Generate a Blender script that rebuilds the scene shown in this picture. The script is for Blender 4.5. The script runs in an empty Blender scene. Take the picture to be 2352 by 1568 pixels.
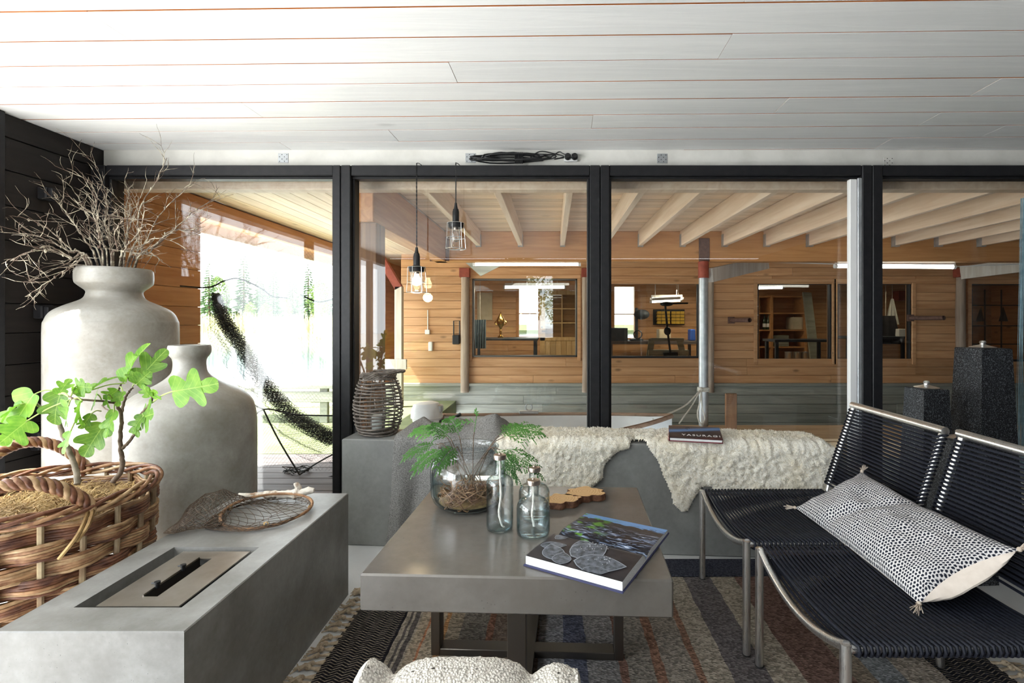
import bpy, math, random
from mathutils import Vector, Matrix, noise
random.seed(7)
sc = bpy.context.scene
COL = sc.collection
PI = math.pi
# ------------------------------------------------------------------ camera
F = 1150.0; VX = 1270.0; VY = 735.0; H = 1.2
cd = bpy.data.cameras.new('camera'); cam = bpy.data.objects.new('camera', cd); COL.objects.link(cam)
cam.location = (0, 0, H); cam.rotation_euler = (PI/2, 0, 0)
cd.sensor_width = 36; cd.lens = F/2352*36
cd.shift_x = -(VX-1176)/2352; cd.shift_y = (VY-784)/2352
cd.clip_start = .02; cd.clip_end = 400
sc.camera = cam
# ------------------------------------------------------------------ sky, sun, exposure
SKY = 6.6
w = bpy.data.worlds.new('sky'); sc.world = w; w.use_nodes = True
bg = w.node_tree.nodes['Background']
bg.inputs[0].default_value = (.90, .96, 1.0, 1); bg.inputs[1].default_value = SKY
sd = bpy.data.lights.new('sun', 'SUN'); sd.energy = 16.0; sd.angle = .012; sd.color = (1, .95, .87)
so = bpy.data.objects.new('sun', sd); COL.objects.link(so)
so.rotation_euler = Vector((1.0, .22, -1.62)).to_track_quat('-Z', 'Y').to_euler()
def window_light(name, loc, rot, sx, sy, power, color):
    l = bpy.data.lights.new(name, 'AREA'); l.shape = 'RECTANGLE'; l.size = sx; l.size_y = sy
    l.energy = power; l.color = color
    o = bpy.data.objects.new(name, l); COL.objects.link(o); o.location = loc; o.rotation_euler = rot
    return o
for nm, loc, rot, sx_, sy_ in (('daylight_room_opening', (-2.82, .03, 1.05), (0, -PI/2, 0), 2.1, 4.8), ('daylight_porch_opening', (-3.0, 5.8, .95), (0, -PI/2, 0), 2.1, 3.5), ('daylight_far_corner', (-2.65, 7.55, .9), (PI/2, 0, PI), 2.2, .75)):
    window_light(nm, loc, rot, sx_, sy_, 1, (1, 1, 1)).data.cycles.is_portal = True
window_light('left_opening_fill', (-2.95, -.65, 1.05), (0, -PI/2, 0), 2.0, 3.4, 80, (.88, .95, 1))  # added fill lamp, brightens the room beyond the sky light
vs = sc.view_settings
vs.view_transform = 'Standard'; vs.look = 'None'; vs.gamma = 1; vs.use_curve_mapping = False
vs.exposure = 0.36
cy = sc.cycles
cy.max_bounces = 14; cy.diffuse_bounces = 5; cy.glossy_bounces = 4; cy.transmission_bounces = 14
cy.transparent_max_bounces = 24; cy.use_denoising = True; cy.caustics_refractive = False; cy.caustics_reflective = False
cy.sample_clamp_indirect = 6

# ------------------------------------------------------------------ helpers
def at(px, py, y):
    return Vector(((px-VX)*y/F, y, H-(py-VY)*y/F))
def on_h(px, py, h):
    y = (H-h)*F/(py-VY)
    return Vector(((px-VX)*y/F, y, h))
def rnd(a, b): return random.uniform(a, b)

def tag(o, label=None, cat=None, group=None, kind=None):
    if label: o['label'] = label
    if cat: o['category'] = cat
    if group: o['group'] = group
    if kind: o['kind'] = kind
    return o
def empty(name, loc, label=None, cat=None, group=None, kind=None, parent=None):
    o = bpy.data.objects.new(name, None); COL.objects.link(o)
    o.empty_display_size = .05
    if parent: o.parent = parent; o.location = Vector(loc)-wloc(parent)
    else: o.location = loc
    return tag(o, label, cat, group, kind)
def wloc(o):
    v = Vector(o.location)
    if o.parent: v = v+wloc(o.parent)
    return v

class MB:
    def __init__(s): s.v = []; s.f = []; s.mi = []; s.cm = 0
    def add(s, vs, fs):
        b = len(s.v); s.v.extend([Vector(p) for p in vs])
        for f in fs: s.f.append(tuple(i+b for i in f)); s.mi.append(s.cm)
        return s
    def box(s, lo, hi, rz=0, piv=None):
        x0, y0, z0 = lo; x1, y1, z1 = hi
        p = [(x0,y0,z0),(x1,y0,z0),(x1,y1,z0),(x0,y1,z0),(x0,y0,z1),(x1,y0,z1),(x1,y1,z1),(x0,y1,z1)]
        p = [Vector(q) for q in p]
        if rz:
            c = Vector(piv) if piv is not None else Vector(((x0+x1)/2, (y0+y1)/2, 0))
            R = Matrix.Rotation(rz, 3, 'Z'); p = [R @ (q-c)+c for q in p]
        return s.add(p, [(0,3,2,1),(4,5,6,7),(0,1,5,4),(1,2,6,5),(2,3,7,6),(3,0,4,7)])
    def bbox(s, lo, hi, b=.004, rz=0, piv=None):
        """box with chamfered edges"""
        x0, y0, z0 = lo; x1, y1, z1 = hi
        lev = [(z0, b), (z0+b, 0), (z1-b, 0), (z1, b)]
        vs = []
        for z, i in lev:
            j = b-i if i == 0 else b
            a0, a1, c0, c1 = x0+i, x1-i, y0+i, y1-i
            k = b if i == 0 else b*.4
            vs += [(a0+k,c0,z),(a1-k,c0,z),(a1,c0+k,z),(a1,c1-k,z),(a1-k,c1,z),(a0+k,c1,z),(a0,c1-k,z),(a0,c0+k,z)]
        vs = [Vector(q) for q in vs]
        if rz:
            c = Vector(piv) if piv is not None else Vector(((x0+x1)/2, (y0+y1)/2, 0))
            R = Matrix.Rotation(rz, 3, 'Z'); vs = [R @ (q-c)+c for q in vs]
        fs = [tuple(range(7, -1, -1)), tuple(range(24, 32))]
        for l in range(3):
            for i in range(8):
                j = (i+1) % 8; fs.append((l*8+i, l*8+j, l*8+8+j, l*8+8+i))
        return s.add(vs, fs)
    def beam(s, p0, p1, wd, ht, up=(0, 0, 1)):
        p0 = Vector(p0); p1 = Vector(p1); d = (p1-p0).normalized(); up = Vector(up)
        r = d.cross(up).normalized()*wd/2; u = r.cross(d).normalized()*ht/2
        vs = [p0-r-u, p0+r-u, p0+r+u, p0-r+u, p1-r-u, p1+r-u, p1+r+u, p1-r+u]
        return s.add(vs, [(0,1,2,3),(7,6,5,4),(0,4,5,1),(1,5,6,2),(2,6,7,3),(3,7,4,0)])
    def tube(s, pts, r, n=6, closed=False, cap=True):
        pts = [Vector(p) for p in pts]; m = len(pts)
        if m < 2: return s
        rs = r if isinstance(r, (list, tuple)) else [r]*m
        vs = []; fs = []
        t0 = (pts[1]-pts[0]).normalized()
        nrm = t0.cross(Vector((0, 0, 1)))
        if nrm.length < 1e-3: nrm = t0.cross(Vector((1, 0, 0)))
        nrm.normalize()
        for i in range(m):
            if closed: t = pts[(i+1) % m]-pts[i-1]
            elif i == 0: t = pts[1]-pts[0]
            elif i == m-1: t = pts[-1]-pts[-2]
            else: t = pts[i+1]-pts[i-1]
            if t.length < 1e-9: t = t0
            t = t.normalized()
            nrm = nrm-t*nrm.dot(t)
            if nrm.length < 1e-6: nrm = t.orthogonal()
            nrm.normalize(); b = t.cross(nrm)
            for k in range(n):
                a = 2*PI*k/n
                vs.append(pts[i]+(nrm*math.cos(a)+b*math.sin(a))*rs[i])
        for i in range(m if closed else m-1):
            j = (i+1) % m
            for k in range(n):
                l = (k+1) % n
                fs.append((i*n+k, i*n+l, j*n+l, j*n+k))
        if cap and not closed:
            fs.append(tuple(range(n-1, -1, -1))); fs.append(tuple((m-1)*n+k for k in range(n)))
        return s.add(vs, fs)
    def lathe(s, prof, n=32, c=(0, 0, 0), close=False):
        """prof: (r, z) list, swept around z"""
        c = Vector(c); vs = []; fs = []; m = len(prof); idx = []
        for r, z in prof:
            if r < 1e-6: idx.append([len(vs)]*n); vs.append(c+Vector((0, 0, z)))
            else:
                idx.append([len(vs)+k for k in range(n)])
                vs += [c+Vector((r*math.cos(2*PI*k/n), r*math.sin(2*PI*k/n), z)) for k in range(n)]
        for i in range(m if close else m-1):
            A = idx[i]; B = idx[(i+1) % m]
            for k in range(n):
                l = (k+1) % n
                q = [A[k], A[l], B[l], B[k]]; u = []
                for x in q:
                    if x not in u: u.append(x)
                if len(u) > 2: fs.append(tuple(u))
        return s.add(vs, fs)
    def prism(s, poly, z0, z1, M=None):
        n = len(poly); vs = [Vector((x, y, z0)) for x, y in poly]+[Vector((x, y, z1)) for x, y in poly]
        if M is not None: vs = [M @ q for q in vs]
        fs = [tuple(range(n-1, -1, -1)), tuple(range(n, 2*n))]
        for i in range(n):
            j = (i+1) % n; fs.append((i, j, n+j, n+i))
        return s.add(vs, fs)
    def ball(s, c, r, n=12, m=8, sq=(1, 1, 1)):
        c = Vector(c); prof = [(r*math.sin(PI*i/m), -r*math.cos(PI*i/m)) for i in range(m+1)]
        b = len(s.v); s.lathe(prof, n)
        for i in range(b, len(s.v)):
            q = s.v[i]; s.v[i] = Vector((q.x*sq[0], q.y*sq[1], q.z*sq[2]))+c
        return s
    def grid(s, nu, nv, fn, closeu=False):
        vs = []; fs = []
        for i in range(nu):
            for j in range(nv): vs.append(fn(i/((nu) if closeu else (nu-1)), j/(nv-1)))
        for i in range(nu if closeu else nu-1):
            k = (i+1) % nu
            for j in range(nv-1): fs.append((i*nv+j, k*nv+j, k*nv+j+1, i*nv+j+1))
        return s.add(vs, fs)
    def build(s, name, mat, parent=None, smooth=True, mods=(), angle=40):
        if not s.v: return None
        lo = [min(q[i] for q in s.v) for i in range(3)]; hi = [max(q[i] for q in s.v) for i in range(3)]
        org = Vector(((lo[0]+hi[0])/2, (lo[1]+hi[1])/2, lo[2]))
        me = bpy.data.meshes.new(name)
        me.from_pydata([q-org for q in s.v], [], s.f)
        mats = mat if isinstance(mat, (list, tuple)) else [mat]
        for m in mats: me.materials.append(m)
        if len(mats) > 1: me.polygons.foreach_set('material_index', s.mi)
        if smooth:
            me.polygons.foreach_set('use_smooth', [True]*len(me.polygons))
            try: me.set_sharp_from_angle(angle=math.radians(angle))
            except Exception: pass
        me.update()
        o = bpy.data.objects.new(name, me); COL.objects.link(o)
        if parent: o.parent = parent; o.location = org-wloc(parent)
        else: o.location = org
        return o
def clone(o, loc=None, parent=None):
    c = o.copy(); COL.objects.link(c)
    if parent is not None: c.parent = parent
    if loc is not None: c.location = loc
    for ch in list(o.children):
        if ch != c: clone(ch, None, c)
    return c
def smooth_path(pts, n=8):
    """Catmull-Rom through pts"""
    pts = [Vector(p) for p in pts]; out = []
    P = [pts[0]*2-pts[1]]+pts+[pts[-1]*2-pts[-2]]
    for i in range(1, len(P)-2):
        a, b, c, d = P[i-1], P[i], P[i+1], P[i+2]
        for k in range(n):
            t = k/n
            out.append(.5*((2*b)+(c-a)*t+(2*a-5*b+4*c-d)*t*t+(3*b-a-3*c+d)*t**3))
    out.append(pts[-1]); return out
def fbm(p, s=1.0, o=3):
    p = Vector(p)*s; a = 0; k = 1.0
    for i in range(o): a += k*noise.noise(p); p = p*2.1; k *= .5
    return a

# ------------------------------------------------------------------ materials
def srgb(r, g, b):
    f = lambda c: (c/255/12.92) if c <= 10 else ((c/255+.055)/1.055)**2.4
    return (f(r), f(g), f(b), 1)
def newmat(name, color=(.5, .5, .5, 1), rough=.5, metal=0.0, spec=.5):
    m = bpy.data.materials.new(name); m.use_nodes = True
    nt = m.node_tree; b = nt.nodes['Principled BSDF']
    b.inputs['Base Color'].default_value = color; b.inputs['Roughness'].default_value = rough
    b.inputs['Metallic'].default_value = metal; b.inputs['Specular IOR Level'].default_value = spec
    return m, nt, b
def nd(nt, t, **kw):
    n = nt.nodes.new('ShaderNode'+t)
    for k, v in kw.items():
        if k in n.inputs: n.inputs[k].default_value = v
        else: setattr(n, k, v)
    return n
def lk(nt, a, b): nt.links.new(a, b)
def math_n(nt, op, a, b=None, c=None):
    n = nt.nodes.new('ShaderNodeMath'); n.operation = op
    for i, x in enumerate((a, b, c)):
        if x is None: continue
        if isinstance(x, (int, float)): n.inputs[i].default_value = x
        else: nt.links.new(x, n.inputs[i])
    return n.outputs[0]
def ramp(nt, fac, stops, mode='LINEAR'):
    r = nt.nodes.new('ShaderNodeValToRGB'); cr = r.color_ramp; cr.interpolation = mode
    cr.elements[1].position = stops[-1][0]; cr.elements[1].color = stops[-1][1]
    cr.elements[0].position = stops[0][0]; cr.elements[0].color = stops[0][1]
    for p, c in stops[1:-1]: cr.elements.new(p).color = c
    nt.links.new(fac, r.inputs[0]); return r.outputs[0]
def coords(nt, scale=(1, 1, 1), rand=True):
    tc = nt.nodes.new('ShaderNodeTexCoord'); mp = nt.nodes.new('ShaderNodeMapping')
    mp.inputs['Scale'].default_value = scale
    if rand:
        oi = nt.nodes.new('ShaderNodeObjectInfo')
        ad = nt.nodes.new('ShaderNodeVectorMath'); ad.operation = 'ADD'
        mu = math_n(nt, 'MULTIPLY', oi.outputs['Random'], 23.0)
        cb = nt.nodes.new('ShaderNodeCombineXYZ')
        for i in range(3): nt.links.new(mu, cb.inputs[i])
        nt.links.new(tc.outputs['Object'], ad.inputs[0]); nt.links.new(cb.outputs[0], ad.inputs[1])
        nt.links.new(ad.outputs[0], mp.inputs[0])
    else: nt.links.new(tc.outputs['Object'], mp.inputs[0])
    return mp.outputs[0]
def mixc(nt, fac, a, b, blend='MIX'):
    n = nt.nodes.new('ShaderNodeMix'); n.data_type = 'RGBA'; n.blend_type = blend
    for s, x in ((n.inputs[0], fac), (n.inputs[6], a), (n.inputs[7], b)):
        if isinstance(x, (int, float)): s.default_value = x
        elif isinstance(x, tuple): s.default_value = x
        else: nt.links.new(x, s)
    return n.outputs[2]
def bump(nt, b, h, dist=.002, strength=1.0):
    n = nt.nodes.new('ShaderNodeBump'); n.inputs['Strength'].default_value = strength
    n.inputs['Distance'].default_value = dist
    nt.links.new(h, n.inputs['Height']); nt.links.new(n.outputs[0], b.inputs['Normal'])

def wood(name, light, dark, grain='X', rough=.55, knots=.5, contrast=1.0, vary=.25, scale=1.0, knotcol=None, bd=.0008):
    m, nt, b = newmat(name, light, rough, spec=.35)
    k = {'X': (.7, 11, 11), 'Y': (11, .7, 11), 'Z': (11, 11, .7)}[grain]
    co = coords(nt, tuple(x*scale for x in k))
    n1 = nd(nt, 'TexNoise', Scale=1.6, Detail=6.0, Roughness=.62, Distortion=.8); lk(nt, co, n1.inputs['Vector'])
    c1 = ramp(nt, n1.outputs[0], [(.5-.18/contrast, dark), (.5+.14/contrast, light)])
    k2 = {'X': (3, 7, 7), 'Y': (7, 3, 7), 'Z': (7, 7, 3)}[grain]
    co2 = coords(nt, tuple(x*scale*.55 for x in k2))
    v = nd(nt, 'TexVoronoi', Scale=1.0, Randomness=1.0); lk(nt, co2, v.inputs['Vector'])
    kk = ramp(nt, v.outputs['Distance'], [(.035, (1, 1, 1, 1)), (.11, (0, 0, 0, 1))])
    kf = math_n(nt, 'MULTIPLY', kk, knots)
    c2 = mixc(nt, kf, c1, knotcol or tuple(x*.35 for x in dark[:3])+(1,))
    oi = nt.nodes.new('ShaderNodeObjectInfo')
    vv = math_n(nt, 'MULTIPLY_ADD', oi.outputs['Random'], vary, 1-vary*.5)
    hs = nt.nodes.new('ShaderNodeHueSaturation'); lk(nt, vv, hs.inputs['Value']); lk(nt, c2, hs.inputs['Color'])
    lk(nt, hs.outputs[0], b.inputs['Base Color'])
    bump(nt, b, n1.outputs[0], bd)
    return m
def concrete(name, light, dark, rough=.5, scale=1.0, pores=.6, spec=.4, stain=None, soft=0):
    m, nt, b = newmat(name, light, rough, spec=spec)
    co = coords(nt, (1, 1, 1))
    n1 = nd(nt, 'TexNoise', Scale=3.2*scale, Detail=8.0, Roughness=.62, Distortion=.4); lk(nt, co, n1.inputs['Vector'])
    n2 = nd(nt, 'TexNoise', Scale=45*scale, Detail=4.0, Roughness=.6); lk(nt, co, n2.inputs['Vector'])
    c = ramp(nt, n1.outputs[0], [(.33-soft, dark), (.66+soft, light)])
    c = mixc(nt, .22, c, ramp(nt, n2.outputs[0], [(.3, dark), (.7, light)]))
    if stain:
        n3 = nd(nt, 'TexNoise', Scale=1.7*scale, Detail=5.0, Roughness=.7); lk(nt, co, n3.inputs['Vector'])
        c = mixc(nt, ramp(nt, n3.outputs[0], [(.42, (0, 0, 0, 1)), (.78, (.8, .8, .8, 1))]), c, stain)
    v = nd(nt, 'TexVoronoi', Scale=62*scale); lk(nt, co, v.inputs['Vector'])
    n4 = nd(nt, 'TexNoise', Scale=5*scale, Detail=2.0); lk(nt, co, n4.inputs['Vector'])
    thr = ramp(nt, n4.outputs[0], [(.45, (0, 0, 0, 1)), (.85, (1, 1, 1, 1))])
    pr = ramp(nt, v.outputs['Distance'], [(.06, (1, 1, 1, 1)), (.13, (0, 0, 0, 1))])
    pf = math_n(nt, 'MULTIPLY', math_n(nt, 'MULTIPLY', pr, thr), pores)
    c = mixc(nt, pf, c, tuple(x*.28 for x in dark[:3])+(1,))
    lk(nt, c, b.inputs['Base Color'])
    rr = math_n(nt, 'MULTIPLY_ADD', n1.outputs[0], .25, rough-.12); lk(nt, rr, b.inputs['Roughness'])
    hh = math_n(nt, 'SUBTRACT', math_n(nt, 'MULTIPLY', n2.outputs[0], .15), pf)
    bump(nt, b, hh, .002, .5)
    return m
def speckle(name, c1, c2, sc_=300, rough=.7, thr=(.45, .6), spec=.4, bd=.001):
    m, nt, b = newmat(name, c1, rough, spec=spec)
    co = coords(nt)
    n = nd(nt, 'TexNoise', Scale=sc_, Detail=2.0, Roughness=.6); lk(nt, co, n.inputs['Vector'])
    lk(nt, ramp(nt, n.outputs[0], [(thr[0], c1), (thr[1], c2)]), b.inputs['Base Color'])
    bump(nt, b, n.outputs[0], bd); return m
def mottled(name, c1, c2, scale=8, rough=.7, metal=0, spec=.4, bd=0.0, thr=(.35, .65)):
    m, nt, b = newmat(name, c1, rough, metal, spec)
    co = coords(nt)
    n = nd(nt, 'TexNoise', Scale=scale, Detail=6.0, Roughness=.6); lk(nt, co, n.inputs['Vector'])
    lk(nt, ramp(nt, n.outputs[0], [(thr[0], c1), (thr[1], c2)]), b.inputs['Base Color'])
    if bd: bump(nt, b, n.outputs[0], bd)
    return m
def steel(name, col, rough=.3):
    m, nt, b = newmat(name, col, rough, 1.0)
    co = coords(nt, (60, 60, 2))
    n = nd(nt, 'TexNoise', Scale=9.0, Detail=3.0); lk(nt, co, n.inputs['Vector'])
    lk(nt, math_n(nt, 'MULTIPLY_ADD', n.outputs[0], .2, rough-.1), b.inputs['Roughness']); return m
def emit(name, col, s):
    m, nt, b = newmat(name, (0, 0, 0, 1)); b.inputs['Emission Color'].default_value = col
    b.inputs['Emission Strength'].default_value = s
    return m
def pane_mat(name, tint=(.97, .985, .98, 1), ior=1.5, rough=0.0):
    m = bpy.data.materials.new(name); m.use_nodes = True; nt = m.node_tree; nt.nodes.clear()
    out = nt.nodes.new('ShaderNodeOutputMaterial'); t = nt.nodes.new('ShaderNodeBsdfTransparent'); t.inputs[0].default_value = tint
    g = nt.nodes.new('ShaderNodeBsdfGlossy'); g.inputs['Roughness'].default_value = rough
    lwf = nt.nodes.new('ShaderNodeLayerWeight'); lwf.inputs[0].default_value = .5; f0 = ((ior-1)/(ior+1))**2
    fr = math_n(nt, 'MULTIPLY_ADD', math_n(nt, 'POWER', lwf.outputs['Facing'], 5.0), 1-f0, f0)
    mx = nt.nodes.new('ShaderNodeMixShader')
    lk(nt, fr, mx.inputs[0]); lk(nt, t.outputs[0], mx.inputs[1]); lk(nt, g.outputs[0], mx.inputs[2]); lk(nt, mx.outputs[0], out.inputs[0])
    return m
def vessel_mat(name, clear, edge, ior=1.45, pw=3.0):
    """thin walled glass: clear face on, tinted where the wall is seen edge on"""
    m = pane_mat(name, clear, ior); nt = m.node_tree
    t = [n for n in nt.nodes if n.type == 'BSDF_TRANSPARENT'][0]
    lw = nt.nodes.new('ShaderNodeLayerWeight'); lw.inputs[0].default_value = .5
    f = math_n(nt, 'POWER', lw.outputs['Facing'], pw)
    lk(nt, mixc(nt, f, clear, edge), t.inputs[0]); return m
def glass_mat(name, col=(1, 1, 1, 1), ior=1.45, rough=0.0):
    m, nt, b = newmat(name, col, rough); b.inputs['Transmission Weight'].default_value = 1; b.inputs['IOR'].default_value = ior
    return m
def leaf_mat(name, c1, c2, trans, veins=True):
    m, nt, b = newmat(name, c1, .42, spec=.45)
    tc = nt.nodes.new('ShaderNodeTexCoord'); sx = nt.nodes.new('ShaderNodeSeparateXYZ'); lk(nt, tc.outputs['Object'], sx.inputs[0])
    n = nd(nt, 'TexNoise', Scale=4.0, Detail=3.0); lk(nt, coords(nt), n.inputs['Vector'])
    c = ramp(nt, n.outputs[0], [(.3, c1), (.7, c2)])
    oi = nt.nodes.new('ShaderNodeObjectInfo')
    hs = nt.nodes.new('ShaderNodeHueSaturation'); lk(nt, math_n(nt, 'MULTIPLY_ADD', oi.outputs['Random'], .5, .75), hs.inputs['Value']); lk(nt, c, hs.inputs['Color']); c = hs.outputs[0]
    if veins:
        ax = math_n(nt, 'ABSOLUTE', sx.outputs[0])
        q = math_n(nt, 'MULTIPLY', math_n(nt, 'SUBTRACT', sx.outputs[1], math_n(nt, 'MULTIPLY', ax, .9)), 7.0)
        fr = math_n(nt, 'ABSOLUTE', math_n(nt, 'SUBTRACT', math_n(nt, 'FRACT', q), .5))
        v1 = math_n(nt, 'LESS_THAN', fr, .03); v2 = math_n(nt, 'LESS_THAN', ax, .012)
        vv = math_n(nt, 'MULTIPLY', math_n(nt, 'MAXIMUM', v1, v2), .4)
        c = mixc(nt, vv, c, (min(1, c2[0]*2+.1), min(1, c2[1]*1.5+.1), c2[2]*2+.05, 1))
    lk(nt, c, b.inputs['Base Color'])
    tr = nt.nodes.new('ShaderNodeBsdfTranslucent'); lk(nt, c, tr.inputs[0])
    mx = nt.nodes.new('ShaderNodeMixShader'); mx.inputs[0].default_value = trans
    lk(nt, b.outputs[0], mx.inputs[1]); lk(nt, tr.outputs[0], mx.inputs[2])
    lk(nt, mx.outputs[0], nt.nodes['Material Output'].inputs[0])
    return m

W = {}
W['white_board'] = wood('white_stained_board', (.81, .815, .81, 1), (.72, .73, .73, 1), 'X', .5, .42, .8, .06, 1.0, (.46, .46, .45, 1), .0022)
W['gap_wood'] = wood('raw_orange_backing', (.46, .16, .035, 1), (.30, .09, .02, 1), 'X', .7, 0)
W['black_board'] = wood('black_stained_board', (.015, .012, .011, 1), (.008, .006, .006, 1), 'Y', .65, .2, 1, .3)
W['black_frame'] = mottled('black_painted_frame', (.010, .010, .012, 1), (.016, .016, .018, 1), 30, .45, spec=.28, bd=.0004)
W['header'] = mottled('white_washed_header', (.62, .61, .57, 1), (.74, .73, .69, 1), 5, .6)
W['floor'] = mottled('pale_painted_concrete', (.56, .56, .56, 1), (.66, .66, .655, 1), 2.2, .32)
W['orange'] = wood('orange_spruce_board', (.66, .385, .20, 1), (.49, .25, .11, 1), 'X', .5, .75, 1, .28)
W['orange_y'] = wood('orange_spruce_board_lengthwise', (.62, .30, .12, 1), (.44, .18, .06, 1), 'Y', .5, .7, 1, .25)
W['porch_board'] = wood('porch_ceiling_board', (.74, .56, .40, 1), (.57, .38, .23, 1), 'X', .5, .5, 1, .3)
W['porch_board_y'] = wood('porch_ceiling_board_lengthwise', (.72, .56, .42, 1), (.58, .42, .28, 1), 'Y', .5, .5, 1, .25)
W['joist'] = wood('pale_spruce_joist', (.78, .61, .47, 1), (.65, .46, .32, 1), 'Y', .5, .7, 1, .12, 1, (.3, .13, .05, 1))
W['beam'] = wood('orange_laminated_beam', (.60, .30, .12, 1), (.45, .20, .07, 1), 'X', .5, .5, 1, .1)
W['weathered'] = wood('grey_weathered_board', (.42, .42, .37, 1), (.26, .27, .24, 1), 'X', .75, .3, 1, .35)
W['log'] = wood('grey_log', (.46, .37, .30, 1), (.28, .20, .15, 1), 'Z', .75, .4)
W['brown_post'] = wood('brown_post_wood', (.25, .125, .06, 1), (.15, .07, .035, 1), 'Z', .6, .9)
W['white_post'] = wood('whitewashed_post_wood', (.72, .68, .62, 1), (.55, .47, .40, 1), 'Z', .6, .5)
W['deck'] = wood('deck_board', (.17, .145, .145, 1), (.10, .085, .085, 1), 'X', .7, .2, 1, .25)
W['pale_deck'] = wood('pale_deck_board', (.60, .45, .29, 1), (.44, .31, .19, 1), 'X', .65, .4, 1, .2)
W['concrete'] = concrete('grey_cast_concrete', (.31, .305, .295, 1), (.15, .145, .135, 1), .38, 1.5, 1.2, stain=(.12, .11, .095, 1))
W['concrete_table'] = concrete('brown_grey_polished_concrete', (.170, .156, .142, 1), (.105, .096, .088, 1), .19, .9, .7, spec=.6, soft=.09, stain=(.115, .10, .085, 1))
W['concrete_bench'] = concrete('bench_concrete', (.27, .275, .265, 1), (.155, .155, .15, 1), .5, 1.0, .7)
W['concrete_pale'] = concrete('pale_vase_concrete', (.40, .39, .365, 1), (.20, .19, .165, 1), .42, 1.5, .9, stain=(.20, .175, .14, 1))
W['steel'] = steel('brushed_steel', (.78, .77, .76, 1), .3)
W['dark_steel'] = steel('dark_raw_steel', (.16, .145, .13, 1), .38)
W['galv'] = mottled('galvanised_steel', (.42, .44, .46, 1), (.56, .58, .60, 1), 14, .45, .7)
W['tray_steel'] = mottled('stained_steel_plate', (.36, .32, .27, 1), (.46, .43, .39, 1), 9, .32, .85)
W['black'] = mottled('black_rubber', (.008, .008, .009, 1), (.014, .014, .015, 1), 40, .45)
W['black_void'] = mottled('sooty_black', (.006, .006, .006, 1), (.012, .011, .01, 1), 20, .8)
W['cord'] = mottled('navy_black_cord', (.006, .007, .012, 1), (.012, .014, .024, 1), 300, .6, spec=.25, bd=.0006)
W['red_iron'] = mottled('red_oxide_iron', (.24, .045, .025, 1), (.33, .07, .04, 1), 15, .6)
W['rust'] = mottled('rusty_pipe', (.10, .055, .045, 1), (.18, .10, .08, 1), 30, .7)
W['pane'] = pane_mat('window_glass')
W['pane_far'] = pane_mat('workshop_glass', (.80, .80, .78, 1))
W['glass'] = vessel_mat('clear_glass', (.99, .995, .995, 1), (.42, .55, .58, 1), 1.6, 2.2)
W['water'] = vessel_mat('clear_water', (.94, .975, .985, 1), (.72, .84, .88, 1), 1.33)
W['granite'] = speckle('black_granite', (.006, .006, .008, 1), (.12, .128, .14, 1), 190, .55, (.52, .62))
W['wicker'] = mottled('brown_willow', (.16, .062, .028, 1), (.42, .24, .12, 1), 26, .5, bd=.001)
W['stake'] = mottled('pale_willow_stake', (.22, .14, .08, 1), (.42, .33, .20, 1), 14, .45, bd=.001)
W['wicker_pale'] = mottled('tan_willow', (.30, .17, .08, 1), (.50, .34, .19, 1), 34, .45, bd=.001)
W['wicker_deep'] = mottled('red_brown_willow', (.07, .022, .012, 1), (.22, .09, .045, 1), 30, .4, bd=.001)
W['rattan'] = mottled('grey_rattan', (.075, .06, .05, 1), (.21, .18, .155, 1), 30, .6)
W['straw'] = mottled('dry_straw', (.17, .09, .028, 1), (.56, .38, .16, 1), 9, .7)
W['bark'] = mottled('brown_bark', (.09, .06, .04, 1), (.20, .14, .10, 1), 50, .8, bd=.002)
W['bark_grey'] = mottled('grey_fig_bark', (.17, .14, .10, 1), (.30, .25, .19, 1), 40, .8, bd=.002)
W['twig'] = mottled('lichen_twig', (.11, .075, .055, 1), (.52, .47, .36, 1), 22, .8, thr=(.45, .62))
W['fig'] = leaf_mat('fig_leaf_green', (.10, .27, .02, 1), (.22, .42, .045, 1), .45)
W['cedar'] = leaf_mat('cedar_green', (.04, .15, .02, 1), (.10, .27, .045, 1), .25, False)
W['petiole'] = mottled('pale_green_stalk', (.30, .42, .10, 1), (.42, .52, .16, 1), 10, .5)
W['twine'] = mottled('dark_net_twine', (.05, .033, .022, 1), (.11, .075, .05, 1), 60, .8)
W['net_dark'] = mottled('dark_net', (.012, .013, .016, 1), (.03, .032, .036, 1), 30, .7)
W['net_pale'] = mottled('pale_grey_net', (.20, .21, .22, 1), (.30, .31, .32, 1), 30, .7)
W['net_blue'] = mottled('blue_nylon_net', (.18, .30, .36, 1), (.36, .50, .55, 1), 30, .6)
W['rope'] = mottled('white_rope', (.55, .53, .48, 1), (.70, .68, .62, 1), 60, .8)
W['driftwood'] = mottled('bleached_birch', (.30, .18, .10, 1), (.72, .66, .58, 1), 22, .7, bd=.002, thr=(.35, .5))
W['paper'] = mottled('page_edges', (.78, .78, .76, 1), (.86, .86, .85, 1), 200, .6)
W['white'] = newmat('white_plastic', (.8, .8, .8, 1), .4)[0]
W['boat_white'] = mottled('white_gelcoat', (.74, .75, .76, 1), (.82, .83, .84, 1), 6, .3)
W['boat_wood'] = wood('boat_varnish', (.30, .20, .14, 1), (.18, .11, .08, 1), 'X', .4, .1)
W['brass'] = newmat('copper_cap', (.46, .38, .33, 1), .3, 1.0)[0]
W['cottonwick'] = mottled('cotton_wick', (.74, .72, .66, 1), (.84, .82, .77, 1), 300, .9)
W['bulb_on'] = emit('lit_bulb', (1, .78, .45, 1), 14)
W['tube_on'] = emit('lit_tube', (1, .96, .85, 1), 9)
W['lawn'] = mottled('lawn_green', (.155, .19, .085, 1), (.25, .285, .145, 1), 3, .9)
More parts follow.
